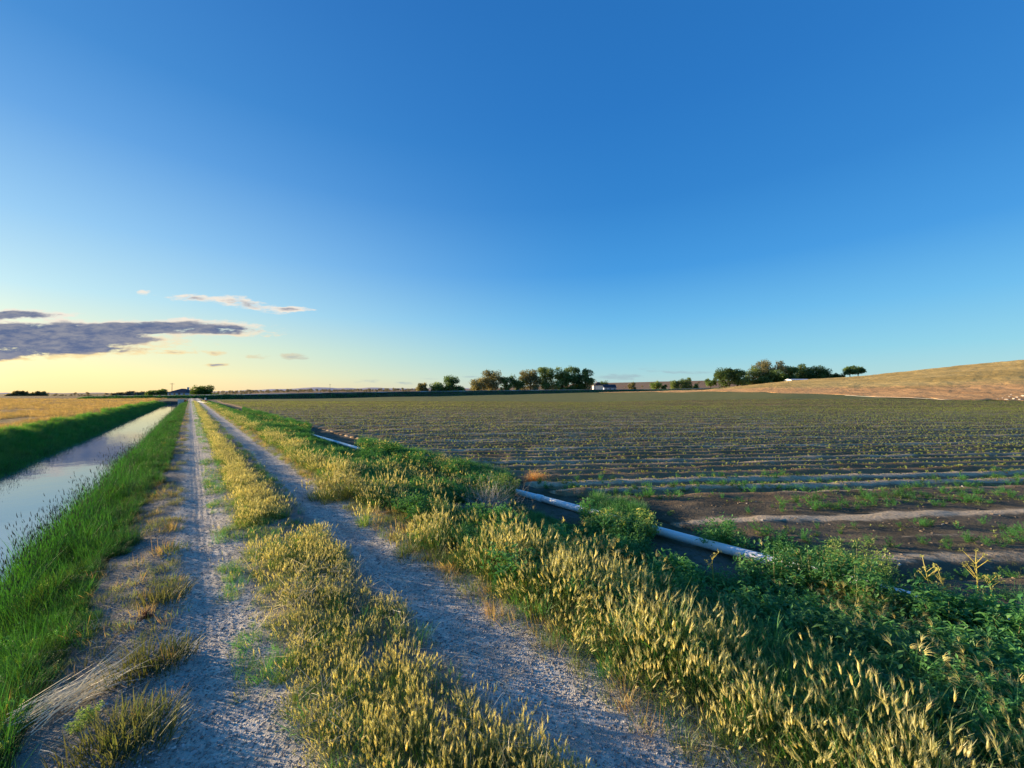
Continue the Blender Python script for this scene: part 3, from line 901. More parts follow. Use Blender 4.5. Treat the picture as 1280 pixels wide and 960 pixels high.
# far canal bank and the dry field beyond
x, y, u, v = cloud_pts(26000, 3, 128, -7.3, -4.25, near=14)
e = fbm(u * .6, v, 130, 3) - .5; m = (v > -6.55 + .9 * e); x, y, u, v = x[m], y[m], u[m], v[m]
scatter('far_bank_grass', FGR + DGR[:1], x, y, 'tall green grass on the far bank of the canal', scale=rng.uniform(.4, .95, len(x)) * (.6 + .6 * fbm(u * .8, v, 131)), tilt=.15)
x, y, u, v = cloud_pts(3600, 3, 128, -4.7, -3.75, near=14)
scatter('far_bank_reeds', REED, x, y, 'reeds growing out of the water along the far bank', scale=(.4, .75), tilt=.1)
n = 30000
yy = 5 + 150 * rng.random(n) ** 1.7; xx = yy * rng.uniform(-1.55, -.75, n); uu_, vv_ = uv(xx, yy)
m = (vv_ < -6.3) & (fbm(uu_ * .12, vv_ * .35, 140, 4) > .38)
xx, yy = xx[m], yy[m]
scatter('dry_field_grass', DRY, xx, yy, 'dry golden grass covering the field left of the canal', scale=(.5, 1.2) if False else rng.uniform(.5, 1.1, len(xx)) * (1 + yy / 160), zs=.7, tilt=.25)

# crop seedlings on the rows, weeds on the headland, stones and straw
cs, xs = [], []
for k in range(0, 126):
    c = 8.9 + .76 * k
    xa = -1.35 * c if c > 12 else -20
    st = .10 if c < 40 else .15 if c < 70 else .22
    q = np.arange(xa, 125, st); q = q + rng.uniform(-.09, .09, len(q)); cs.append(np.full(len(q), c) + rng.normal(0, .035, len(q))); xs.append(q)
c = np.concatenate(cs); x = np.concatenate(xs); y = row_y(c, x); u, v = uv(x, y)
m = in_view(x, y, 60) & (v > 6.7) & (rng.random(len(x)) < .6 + .6 * fbm(x * .15, y * .4, 200)) ; x, y, c = x[m], y[m], c[m]
scatter('crop_seedlings', CROP, x, y, 'rows of small green crop seedlings across the tilled field', z=height(x, y) + .02 + crop_height(c, x, y), scale=rng.uniform(.32, .85, len(x)) * (.7 + .6 * fbm(x * .3, y * .6, 222)) * (1 + .6 * sstep(y, 20, 90)), tilt=.1)
n = 14000
c = rng.uniform(1.2, 10, n); x = rng.uniform(-8, 26, n); y = row_y(c, x); u, v = uv(x, y)
m = in_view(x, y) & (v > 6.5) & (fbm(x * .35, c * 1.6, 210, 4) > .44) & (np.abs(c - 6.5) > .4) & (np.abs(c - 4.8) > .25)
x, y, c = x[m], y[m], c[m]
scatter('headland_weeds', LOW[:3] + SHORT[:2] + CROP[:4], x, y, 'sparse low weeds on the bare dark headland of the field', z=height(x, y) + .02 + crop_height(c, x, y), scale=(.22, .6), tilt=.15)
x, y, u, v = cloud_pts(70000, .8, 60, -.5, 2.15, near=2.6)
m = ~((v > .5) & (v < 1.35)) ; x, y = x[m], y[m]
scatter('track_gravel', PEB, x, y, 'loose grey gravel lying in the wheel ruts', scale=rng.uniform(.003, .0085, len(x)) * (1 + .9 * (rng.random(len(x)) > .96)), sink=-.001, tilt=.4)
M['clod'] = soil_mat('soil_clod', (.10, .075, .05), (.26, .2, .14), (.34, .27, .2), 9, .01)
CLOD = []
for q in PEB[:5]:
    q = q.copy(); q.materials.clear(); q.materials.append(M['clod']); CLOD.append(q)
n = 26000
c = 1.5 + 30 * rng.random(n) ** 1.7; x = rng.uniform(-10, 45, n); y = row_y(c, x); u, v = uv(x, y); m = in_view(x, y) & (v > 6.5)
x, y, c = x[m], y[m], c[m]
scatter('soil_clods', CLOD * 3 + PEB[:1], x, y, 'crumbly clods and a few pale stones on the tilled soil', z=height(x, y) + .022 + crop_height(c, x, y), scale=rng.uniform(.008, .034, len(x)), tilt=.5)
x, y, u, v = cloud_pts(2600, .8, 30, -.4, 2.1, near=3)
m = ~((v > .45) & (v < 1.4)); x, y = x[m], y[m]
scatter('larger_track_stones', PEB, x, y, 'larger flat stones pressed into the wheel ruts', scale=rng.uniform(.010, .026, len(x)), zs=.45, sink=.002, tilt=.15)


def straws(i):
    mb = MB()
    for k in range(5):
        blade(mb, ru(-.1, .1), ru(-.1, .1), ru(0, 6.28), ru(.08, .28), .004, 1.35, ru(.05, .5), 0, ru(0, 1), 3, z=.012)
    return mb.mesh('loose_straw', [M['straw']])


STR = [straws(i) for i in range(5)]
x, y, u, v = cloud_pts(2600, -.5, 40, -.9, 3.2, near=4)
w = np.minimum(np.abs(v - .45), np.minimum(np.abs(v - 1.45), np.minimum(np.abs(v - 2.1), np.abs(v + .5))))
m = rng.random(len(x)) < np.exp(-(w / .2) ** 2); x, y = x[m], y[m]
scatter('fallen_straw', STR, x, y, 'loose pale straw lying along the edges of the ruts', scale=(.5, 1.1), tilt=.05, sink=-.004)

x, y, u, v = cloud_pts(1500, -.5, 14, .5, 1.4, near=4)
m = (fbm(u * 1.8, v * 2.2, 230, 3) > .45) & strip_mask(x, y, u, v); x, y = x[m], y[m]
scatter('strip_thatch', STR, x, y, 'bent and broken pale straw tangled among the centre strip grass', scale=(.5, 1.1), tilt=.5, z=height(x, y) + rng.uniform(.01, .1, len(x)))

# ---------------------------------------------------------------- things near the camera
def gz(x, y): return float(height(np.array([x]), np.array([y]))[0])


def merged(name, parts_, mats):
    """join transformed copies of small plant meshes into one mesh; parts_ = (mesh, x, y, z, rot, scale)"""
    V, Fc, MI, T = [], [], [], []
    idx = {m.name: i for i, m in enumerate(mats)}
    for (pm, x, y, z, r, s_) in parts_:
        n = len(pm.vertices); co = np.empty(n * 3); pm.vertices.foreach_get('co', co); co = co.reshape(-1, 3) * s_
        cr, sr = math.cos(r), math.sin(r)
        co = np.stack([co[:, 0] * cr - co[:, 1] * sr + x, co[:, 0] * sr + co[:, 1] * cr + y, co[:, 2] + z], 1)
        b = len(V); V += co.tolist(); t = np.empty(n); pm.attributes['tint'].data.foreach_get('value', t); T += t.tolist()
        loc = [idx[q.name] for q in pm.materials]
        for p in pm.polygons: Fc.append([b + q for q in p.vertices]); MI.append(loc[p.material_index])
    me = bpy.data.meshes.new(name); me.from_pydata(V, [], Fc)
    for m in mats: me.materials.append(m)
    me.polygons.foreach_set('material_index', MI)
    a = me.attributes.new('tint', 'FLOAT', 'POINT'); a.data.foreach_set('value', T); me.update()
    return me


def bush_meshes(w, h, leafmat, topmat=None, n=700, ls=.05, stems=16, topn=90):
    """a bushy weed: stems, foliage and (for some) paler flower tops"""
    st = MB(); fo = MB(); tp = MB(); n = int(n * 1.7); ls *= 1.25
    for s_ in range(stems):
        b = ru(0, 6.28); r = w / 2 * math.sqrt(random.random()); H = h * math.sqrt(max(.15, 1 - (r / (w / 2)) ** 2 * .75)) * ru(.8, 1.1)
        tip = Vector((r * math.cos(b), r * math.sin(b), H)); p0 = Vector((tip.x * .15, tip.y * .15, -.03)); mid = p0.lerp(tip, .5) + Vector((tip.x * .15, tip.y * .15, H * .08))
        st.tube([p0, mid, tip], [.006, .004, .002], 4, 0, ru(0, 1))
        tint = ru(0, 1)
        for q in range(n // stems):
            t = ru(.12, 1); o = (p0.lerp(mid, t * 2) if t < .5 else mid.lerp(tip, t * 2 - 1)) + Vector((ru(-1, 1), ru(-1, 1), ru(-.6, .8))) * .055 * (w / .7 + .3)
            leaf(fo, o, ru(0, 6.28), ru(-.5, 1.1), ls * ru(.6, 1.3), ls * .42 * ru(.7, 1.3), 0, min(1, max(0, tint + ru(-.3, .3))))
        if topmat:
            for q in range(topn // stems):
                o = tip + Vector((ru(-1, 1), ru(-1, 1), ru(-.5, 1))) * .035
                leaf(tp, o, ru(0, 6.28), ru(.2, 1.5), ls * ru(.5, .9), ls * .3, 0, ru(0, 1))
    return st, fo, tp


def weed_bush(px, py, w, h, label, leafmat='weed', topmat=None, n=700, ls=.05, zg=-.42, group='weeds growing along the slope and the pipe', name='weed_bush'):
    x, y = P(px, py, zg); z = gz(x, y)
    o = empty(name, (x, y, z), label, 'weed', group, ru(0, 6))
    st, fo, tp = bush_meshes(w, h, leafmat, topmat, n, ls)
    link('stem', st.mesh('stem', [M['stem']]), o); link('foliage', fo.mesh('foliage', [M[leafmat]]), o)
    if topmat: tag(link('flower_top', tp.mesh('flower_top', [M[topmat]]), o), kind='stuff')
    return o


weed_bush(472, 573, 1.9, .62, 'dark bushy weed just past the far short piece of white pipe', n=1300, ls=.07, topmat='weed_top')
weed_bush(518, 588, 1.5, .55, 'rounded dark weed with yellowish tips left of the paler crowned weed', n=1100, ls=.065, topmat='weed_top')
weed_bush(574, 600, 1.0, .55, 'weed with a pale yellow crown between two darker weeds', topmat='weed_top', n=900, ls=.06)
weed_bush(548, 612, .9, .35, 'low spreading dark weed below the weed with the pale yellow crown', n=700)
weed_bush(630, 618, .75, .5, 'leafy upright weed at the left end of the long white pipe section', leafmat='weed_pale', n=600)
weed_bush(590, 612, .7, .35, 'small dark green weed behind the dead grey brush', n=500)
weed_bush(762, 668, .85, .40, 'tall pale green weed hiding the pipe between its two long visible pieces', leafmat='weed_pale', topmat='weed_top', n=1100)
weed_bush(738, 652, .5, .46, 'slim upright weed at the right end of the middle pipe piece', leafmat='weed', n=400)
weed_bush(800, 668, .6, .45, 'feathery pale topped weed left of the near white pipe piece', leafmat='weed_pale', topmat='weed_top', n=600)
weed_bush(900, 680, .95, .36, 'low green arching weed behind the near pipe piece', leafmat='weed', n=800, zg=-.48)
weed_bush(985, 738, .75, .40, 'dense green weed with yellowish tops where the pipe vanishes', leafmat='weed', topmat='weed_top', n=1100, ls=.035)
weed_bush(930, 745, .6, .34, 'dark clover-like weed in front of the pipe end', leafmat='weed', n=800, ls=.03)
weed_bush(1072, 720, .75, .5, 'bright green weed with white specks at the field edge', leafmat='weed_pale', topmat='weed_top', n=1000, ls=.035)
weed_bush(1190, 790, .8, .32, 'broad dark leafed weed at the right edge below the yellow stalks', leafmat='weed', n=500, ls=.09)
weed_bush(1265, 800, .7, .34, 'dark leafy weed cut off by the right edge of the picture', leafmat='weed', n=500, ls=.08)
for (q0, q1, q2, q3, lb) in [(462, 580, 1.1, .4, 'dark weed low beside the farthest hidden stretch of pipe'), (500, 585, 1.2, .42, 'dark weed between the two bushiest far weeds'), (540, 598, 1.0, .42, 'dark weed just left of the pale crowned weed'), (604, 618, .8, .42, 'dark weed between the pale crowned weed and the long white pipe piece'), (622, 628, .6, .36, 'small weed touching the left tip of the long white pipe piece'),
        (756, 674, .6, .36, 'round weed at the foot of the tall pale green weed'), (790, 680, .55, .44, 'dark weed before the left tip of the near pipe piece'), (968, 742, .7, .58, 'weed with dark shade under it at the right tip of the near pipe piece'), (1020, 748, .8, .62, 'leafy weed under the golden drooping clump'), (1066, 762, .8, .60, 'weed hiding the pipe right of the golden clump'), (1100, 775, .5, .42, 'low weed beside the first glint of pipe'), (1190, 800, .8, .50, 'broad weed under the tallest yellow stalk'), (1262, 812, .8, .52, 'weed in the corner right of the broad one'),
        (700, 705, .7, .26, 'low weed on the slope under the slim upright weed'), (830, 745, .8, .28, 'wide low weed on the slope left of the dry stalk'), (600, 690, .7, .26, 'low weed on the slope below the dead grey brush'), (960, 820, .9, .28, 'wide dark weed on the slope below the leafy weeds'), (1080, 880, 1.0, .28, 'dark weed between golden verge grass and feathery clumps'), (1230, 880, 1.1, .3, 'large dark weed near the lower right corner')]:
    weed_bush(q0, q1, q2, q3, lb, n=700, ls=.05)
weed_bush(640, 735, .55, .3, 'dark green weed behind the golden verge grass near the middle', n=500, zg=-.1)
weed_bush(520, 655, .7, .32, 'bluish green weed behind the golden tuft by the rut', n=600, zg=-.1)


def tuft(px, py, w, sc, label, protos, mats, n, zg=0.0, name='grass_tuft', group='separate grass tufts beside the track', part='blades'):
    x, y = P(px, py, zg); z = gz(x, y)
    ps = []
    for k in range(n):
        r = w / 2 * math.sqrt(random.random()); b = ru(0, 6.28); s_ = sc * ru(.75, 1.1) * (1 - .35 * (r / (w / 2)) ** 2)
        gx, gy = x + r * math.cos(b), y + r * math.sin(b)
        ps.append((random.choice(protos), r * math.cos(b), r * math.sin(b), gz(gx, gy) - z - .01, ru(0, 6.28), s_))
    o = link(name, merged(name, ps, mats)); o.location = (x, y, z)
    return tag(o, label, 'grass tuft', group)


FM = [M['fox_leaf'], M['fox_head']]
tuft(425, 618, 1.0, 1.15, 'largest golden foxtail tuft on the right verge beyond the bend of weeds', FOX, FM, 30)
tuft(462, 652, .32, .95, 'small pale foxtail tuft alone at the right edge of the right rut', FOX, FM, 5)
tuft(528, 688, .65, 1.05, 'golden foxtail tuft leaning over the right rut nearest the small pale tuft', FOX, FM, 14)
tuft(318, 648, .42, .9, 'golden tuft ending the far part of the centre strip', FOX, FM, 10)
tuft(212, 690, .20, .9, 'small olive tuft on the bare shoulder farthest from the camera', SHORT + DRY[:1], [M['fox_leaf'], M['dry']], 7)
tuft(207, 745, .16, 1.15, 'narrow yellowish tuft beside the reddish dead weed', OLV, [M['olive']], 10)
tuft(186, 830, .26, 1.25, 'greyish green tuft in the middle of the bare shoulder', OLV, [M['olive']], 16)
tuft(160, 925, .30, 1.1, 'large olive tuft at the bottom left of the left rut', OLV, [M['olive']], 22)
tuft(105, 905, .08, .45, 'tiny bright yellow green sprig beside the bundle of pale straw', LOWP, [M['weed_pale']], 3)
tuft(1040, 745, .55, .95, 'golden drooping grass clump hanging over the pipe end', BRO, [M['green_dark'], M['golden']], 14, zg=-.4)
tuft(1090, 790, .5, .9, 'feathery pale gold grass clump lower right of the pipe end', BRO, [M['green_dark'], M['golden']], 12, zg=-.4)
tuft(1150, 830, .5, .9, 'feathery gold grass clump with one long arching blade', BRO, [M['green_dark'], M['golden']], 12, zg=-.3)


def dead_weed(px, py, w, h, label, mat, n, zg, name, cat, flat=.6):
    x, y = P(px, py, zg); mb = MB()
    for k in range(n):
        b = ru(0, 6.28); L = w / 2 * ru(.5, 1.1); p = Vector((ru(-.08, .08) * w, ru(-.08, .08) * w, 0)); a = ru(.1, 1.35); pts = [p]
        for q in range(4):
            d = Vector((math.sin(a) * math.cos(b), math.sin(a) * math.sin(b), math.cos(a) * h / w * 1.6)); p = p + d * L / 4; pts.append(p); a += ru(-.1, .45); b += ru(-.5, .5)
        mb.tube(pts, [.0035, .003, .002, .0015, .001], 3, 0, ru(0, 1), False)
        for q in range(3):
            o = random.choice(pts[1:]); blade(mb, o.x, o.y, ru(0, 6.28), L * ru(.2, .45), .003, ru(.2, 1.4), ru(-.4, .8), 0, ru(0, 1), 2, z=o.z)
    o = link(name, mb.mesh(name, [M[mat]])); o.location = (x, y, gz(x, y)); return tag(o, label, cat)


dead_weed(612, 652, 1.5, .75, 'tangled grey dead brush lying on the slope left of the white pipe', 'dead', 170, -.4, 'dead_brush', 'dead brush')
dead_weed(670, 602, .8, .36, 'dry orange tumbleweed resting on bare soil beyond the pipe', 'tumble', 420, -.45, 'tumbleweed', 'tumbleweed')
M['rust'] = plant_mat('reddish_dead_weed', (.16, .07, .05), (.24, .12, .07), .2)
dead_weed(182, 772, .14, .08, 'small reddish dead weed on the shoulder left of the track', 'rust', 70, 0, 'dead_weed', 'dead weed')


def straw_bundle():
    mb = MB(); x, y = P(108, 872, -.02)
    for k in range(150):
        a = math.atan2(.75, .62) + random.gauss(0, .38); off = ru(-.09, .09)
        s0 = ru(-.3, .05)
        bx, by = s0 * math.cos(a) - off * math.sin(a), s0 * math.sin(a) + off * math.cos(a)
        blade(mb, bx, by, a, ru(.10, .36), .006, ru(.9, 1.5), ru(.0, .9), 0, ru(0, 1), 4, z=.02 + ru(0, .06) * (1 - abs(off) / .08))
    o = link('straw_bundle', mb.mesh('straw_bundle', [M['straw']])); o.location = (x, y, gz(x, y))
    tag(o, 'combed bundle of pale dead straw lying across the bare shoulder', 'straw')


straw_bundle()


def flower_stalk(px, py, h, label, zg=-.45, n=6):
    x, y = P(px, py, zg); o = empty('mustard_stalk', (x, y, gz(x, y)), label, 'wild mustard', 'tall yellow stalks by the pipe')
    st = MB(); fl = MB(); lf = MB()
    top = Vector((ru(-.05, .05), ru(-.05, .05), h)); st.tube([(0, 0, -.02), (top.x * .3, 0, h * .5), top], [.006, .005, .003], 5, 0, .6)
    for k in range(n):
        t = ru(.45, .95); b = ru(0, 6.28); p = Vector((top.x * t, top.y * t, h * t)); q = p + Vector((math.cos(b), math.sin(b), 1.3)).normalized() * ru(.08, .16)
        st.tube([p, q], [.003, .002], 4, 0, .8)
        for j in range(12): leaf(fl, q + Vector((ru(-1, 1), ru(-1, 1), ru(-1, 1))) * .018, ru(0, 6.28), ru(-.3, 1.2), .022, .014, 0, ru(0, 1))
    for j in range(10): leaf(fl, top + Vector((ru(-1, 1), ru(-1, 1), ru(-1, 1))) * .022, ru(0, 6.28), ru(-.3, 1.2), .022, .014, 0, ru(0, 1))
    for j in range(14): leaf(lf, (0, 0, ru(.02, h * .5)), ru(0, 6.28), ru(.1, .9), ru(.06, .13), ru(.02, .035), 0, ru(0, 1))
    link('stem', st.mesh('stem', [M['weed_top']]), o); tag(link('flowers', fl.mesh('flowers', [M['weed_top']]), o), kind='stuff'); link('leaves', lf.mesh('leaves', [M['weed']]), o)


flower_stalk(1165, 760, .42, 'yellow branched stalk with small flowers just right of the glinting pipe', n=7)
flower_stalk(1180, 765, .34, 'short yellow stalk leaning beside the taller branched stalk')
flower_stalk(1222, 765, .55, 'tallest yellow stalk near the right edge of the picture', n=9)
flower_stalk(1240, 772, .38, 'pale yellow stalk to the right of the tallest one')
flower_stalk(893, 740, .38, 'dry yellow stalk standing alone in front of the near pipe piece', n=4)

# ---------------------------------------------------------------- white irrigation pipe
def pvc_mat():
    m, g, out = new_mat('white_pvc'); p = pos(g)
    n = g.noise(p, 3, 5, .6); n2 = g.noise(p, 22, 4, .7)
    col = g.mix(g.m('MULTIPLY', g.ss(n2, .5, .75), .3), g.mix(n, (.86, .87, .87), (.90, .90, .88)), (.6, .55, .47))
    bsdf(g, out, col, .25, n2, .12, .003, .8); return m


M['pvc'] = pvc_mat()
M['dark'] = simple_mat('black_rubber', (.03, .03, .03), .7)


def pipe_line():
    key = [P(1500, 838, -.38), P(1280, 783, -.38), P(1130, 741, -.38), P(880, 675, -.37), P(690, 623, -.36), P(425, 552.5, -.34), P(320, 524, -.28), P(287, 512, -.18), P(266, 505.5, -.06), P(250, 502.3, .02), P(243, 501.5, .05)]
    key = np.array(key); L = np.r_[0, np.cumsum(np.hypot(*np.diff(key, axis=0).T))]
    root = empty('irrigation_pipe', (float(key[3][0]), float(key[3][1]), gz(*key[3])), 'white gated irrigation pipe of jointed lengths lying between the slope and the tilled field', 'irrigation pipe')
    org = Vector(root.location); r = .066; sec = 6.1; s0 = .9
    def at(s):
        return float(np.interp(s, L, key[:, 0])), float(np.interp(s, L, key[:, 1]))
    gates = []
    while s0 < L[-1]:
        s1 = min(s0 + sec, L[-1]); mb = MB(); pts = []; wob = ru(-.02, .02)
        for k in range(9):
            t = s0 + (s1 - s0) * k / 8; x, y = at(t); a = at(s0); b = at(s1); za, zb = gz(*a), gz(*b)
            zz = max(za + (zb - za) * k / 8, gz(x, y) - .03) + r * 1.02
            pts.append(Vector((x, y, zz)) - org)
        n = 20
        mb.tube(pts, r, n, 0, .5)
        o = link('pipe_section', mb.mesh('pipe_section', [M['pvc']], True), root)
        d = (pts[1] - pts[0]).normalized()
        cb = MB(); cb.tube([pts[0] - d * .02, pts[0] - d * .015, pts[0] + d * .13, pts[0] + d * .16], [r * 1.0, r * 1.13, r * 1.13, r * 1.01], n, 0, .5)
        link('coupling', cb.mesh('coupling', [M['pvc']], True), root)
        if False:                               # small slide gates along the field side
            side = Vector((VD[0], VD[1], 0)); gb = MB()
            for k in range(1, 8):
                p = pts[k] + Vector((0, 0, r * .62)) + side * (-r * .76)
                e = d * .035
                sv = Vector((0, 0, .018)); ov = (Vector((0, 0, .62)) - side * .76).normalized() * .012
                gb.add([p - e - sv, p + e - sv, p + e + sv, p - e + sv, p - e - sv + ov, p + e - sv + ov, p + e + sv + ov, p - e + sv + ov], [(0, 1, 2, 3), (4, 7, 6, 5), (0, 4, 5, 1), (1, 5, 6, 2), (2, 6, 7, 3), (3, 7, 4, 0)], 0, .5)
            link('slide_gates', gb.mesh('slide_gates', [M['dark']]), root)
        s0 = s1 + .004
    return root


pipe_line()

# ---------------------------------------------------------------- embankment with the far road
def embankment():
    line = [(120, 150), (165, 150), (200, 151), (250, 152), (300, 156), (400, 166), (500, 180), (600, 200), (700, 224), (760, 246), (830, 275), (900, 320)]
    topy = {120: 495.2, 165: 494.6, 200: 494.2, 250: 493.6, 300: 492.8, 400: 491, 500: 489.4, 600: 488.2, 700: 487.2, 760: 487, 830: 486.5, 900: 485}
    line = [(p, Y, topy[p]) for p, Y in line]
    q = []
    for i in range(len(line) - 1):
        for k in range(8):
            t = k / 8; q.append([line[i][j] * (1 - t) + line[i + 1][j] * t for j in range(3)])
    q.append(list(line[-1]))
    C = np.array([(XP(p, Y), Y, ZP(t, Y)) for p, Y, t in q]); d = np.gradient(C[:, :2], axis=0); d /= np.hypot(d[:, 0], d[:, 1])[:, None]
    nrm = np.stack([-d[:, 1], d[:, 0]], 1)           # away from the camera
    offs = [(-7.5, -1), (-6, .1), (-5, .4), (-4, .72), (-3.2, .95), (-2.6, 1), (2.6, 1), (3.2, .95), (6, .3), (8, -1)]
    V = []
    for i, (x, y, z) in enumerate(C):
        for (o, k) in offs:
            X, Y = x + nrm[i, 0] * o, y + nrm[i, 1] * o; g0 = gz(X, Y); zz = g0 - .6 if k < 0 else g0 + (z - g0) * k
            if 0 < k < .96: zz += (float(vnoise(np.array([i * .8]), np.array([o * 1.3]), 7)[0]) - .5) * .35
            V.append((X, Y, zz))
    n = len(offs); F_ = [(i * n + k, (i + 1) * n + k, (i + 1) * n + k + 1, i * n + k + 1) for i in range(len(C) - 1) for k in range(n - 1)]
    me = np_mesh('embankment', V, np.array(F_), M['bank_far'], True); tag(link('embankment', me), kind='structure')
    V = []; 
    for i, (x, y, z) in enumerate(C):
        g0 = gz(x - nrm[i, 0] * 3.4, y - nrm[i, 1] * 3.4)
        for o in (-3.7, -2.45, 2.45):
            V.append((x + nrm[i, 0] * o, y + nrm[i, 1] * o, (z + .05) if o > -3 else g0 + (z - g0) * .80 + .12))
    F_ = [(i * 3 + k, (i + 1) * 3 + k, (i + 1) * 3 + k + 1, i * 3 + k + 1) for i in range(len(C) - 1) for k in range(2)]
    tag(link('far_road', np_mesh('far_road', V, np.array(F_), M['road'], True)), kind='structure')
    # rough weeds on the side that faces the fields
    k = rng.integers(0, len(C) - 1, 5200); t = rng.random(5200); o = rng.uniform(-6.6, -3.6, 5200)
    cx = C[k] * (1 - t)[:, None] + C[k + 1] * t[:, None]; X = cx[:, 0] + nrm[k, 0] * o; Y = cx[:, 1] + nrm[k, 1] * o
    g0 = height(X, Y); kk = np.interp(o, [-6, -5, -4, -3.2, -2.6], [.1, .4, .72, .95, 1]); Z = g0 + (cx[:, 2] - g0) * kk
    scatter('embankment_weeds', DGR + LOW[:2], X, Y, 'dark green rough weeds on the side of the road embankment', z=Z, scale=rng.uniform(1.0, 2.4, len(X)), zs=.7, tilt=.2)


M['bank_far'] = soil_mat('embankment_soil', (.05, .055, .03), (.12, .10, .06), (.04, .05, .025), .4, .15)
M['road'] = simple_mat('pale_gravel_road', (.42, .36, .33), .95, .15, .4)
embankment()

# ---------------------------------------------------------------- trees
LEAF = {
    'dark': plant_mat('tree_leaf_dark', (.06, .12, .04), (.17, .25, .08), .4, rnd=.15),
    'green': plant_mat('tree_leaf_green', (.10, .17, .05), (.25, .32, .11), .42, rnd=.15),
    'brown': plant_mat('tree_leaf_brownish', (.16, .16, .075), (.33, .30, .16), .35, rnd=.15),
    'grey': plant_mat('tree_leaf_grey', (.20, .18, .14), (.32, .28, .2), .25, rnd=.1),
    'bright': plant_mat('tree_leaf_bright', (.07, .13, .02), (.13, .20, .035), .35, rnd=.1)}
M['bark'] = simple_mat('bark', (.09, .065, .045), .95, .3, 3, .8)


def tree(px, base, top, wpx, Y, kind, label, group, name='broadleaf_tree', shape='round', nleaf=900):
    x = XP(px, Y); h = (base - top) / F * Y; w = wpx / F * Y
    gzz = gz(x, Y); z0 = min(ZP(base, Y), gzz) if abs(ZP(base, Y) - gzz) < 3 else gzz
    h = (ZP(top, Y) - z0) * (1.07 if shape == 'ragged' else 1.03)
    o = empty(name, (x, Y, z0), label, 'tree', group)
    tk = MB(); cr = MB(); tr = .03 * h + .05; lean = Vector((ru(-.04, .04), ru(-.04, .04), 1))
    tk.tube([(0, 0, -.4), (0, 0, .2), lean * h * .35, lean * h * .75], [tr * 1.3, tr, tr * .7, tr * .25], 8, 0, .5)
    nc = {'round': 22, 'poplar': 18, 'spread': 14, 'shrub': 12, 'ragged': 24}[shape]; w *= 1.45 if shape == 'ragged' else 1.15
    cl = []
    for k in range(nc):
        b = k * 2.4 + ru(-.4, .4); t = (k + .5) / nc
        if shape == 'poplar': rr = .30 * w * math.sqrt(random.random()); zc = h * (.08 + .82 * t); rad = w * .26 * (1.15 - .65 * t)
        elif shape == 'spread': rr = .38 * w * math.sqrt(random.random()); zc = h * ru(.45, .82); rad = w * .17
        elif shape == 'shrub': rr = .33 * w * math.sqrt(random.random()); zc = h * ru(.2, .7); rad = w * .22
        elif shape == 'ragged': rr = .36 * w * math.sqrt(random.random()); zc = h * ru(.08, .9) * (1 - .25 * rr / w); rad = w * ru(.12, .22)
        else: rr = .36 * w * math.sqrt(random.random()); zc = h * (.14 + .7 * random.random() * (1 - (rr / w) ** 2)); rad = w * ru(.15, .25)
        rad = min(rad, h * .3); zc = min(zc, h - rad * .8)
        c = Vector((rr * math.cos(b), rr * math.sin(b), zc)); cl.append((c, rad))
        s = lean * min(h * .6, zc * .6); tk.tube([s, s.lerp(c, .55) + Vector((0, 0, -.05 * h)), c], [tr * .4, tr * .25, tr * .1], 5, 0, .5)
    ls = max(.16, Y / F * 1.7); nleaf = int(nleaf * 2.6)
    for c, rad in cl:
        tint = ru(0, 1); m = int(nleaf / nc)
        for q in range(m):
            dv = Vector((random.gauss(0, 1), random.gauss(0, 1), random.gauss(0, 1))).normalized() * rad * (ru(.3, 1) ** .5) * ru(.75, 1.12)
            dv.z *= .85 if shape != 'poplar' else 1.25
            leaf(cr, c + dv, ru(0, 6.28), ru(-1.2, 1.2), ls * ru(.7, 1.4), ls * ru(.45, .9), 0, min(1, max(0, tint + ru(-.25, .25))))
    link('trunk', tk.mesh('trunk', [M['bark']]), o); link('crown', cr.mesh('crown', [LEAF[kind]]), o)
    return o


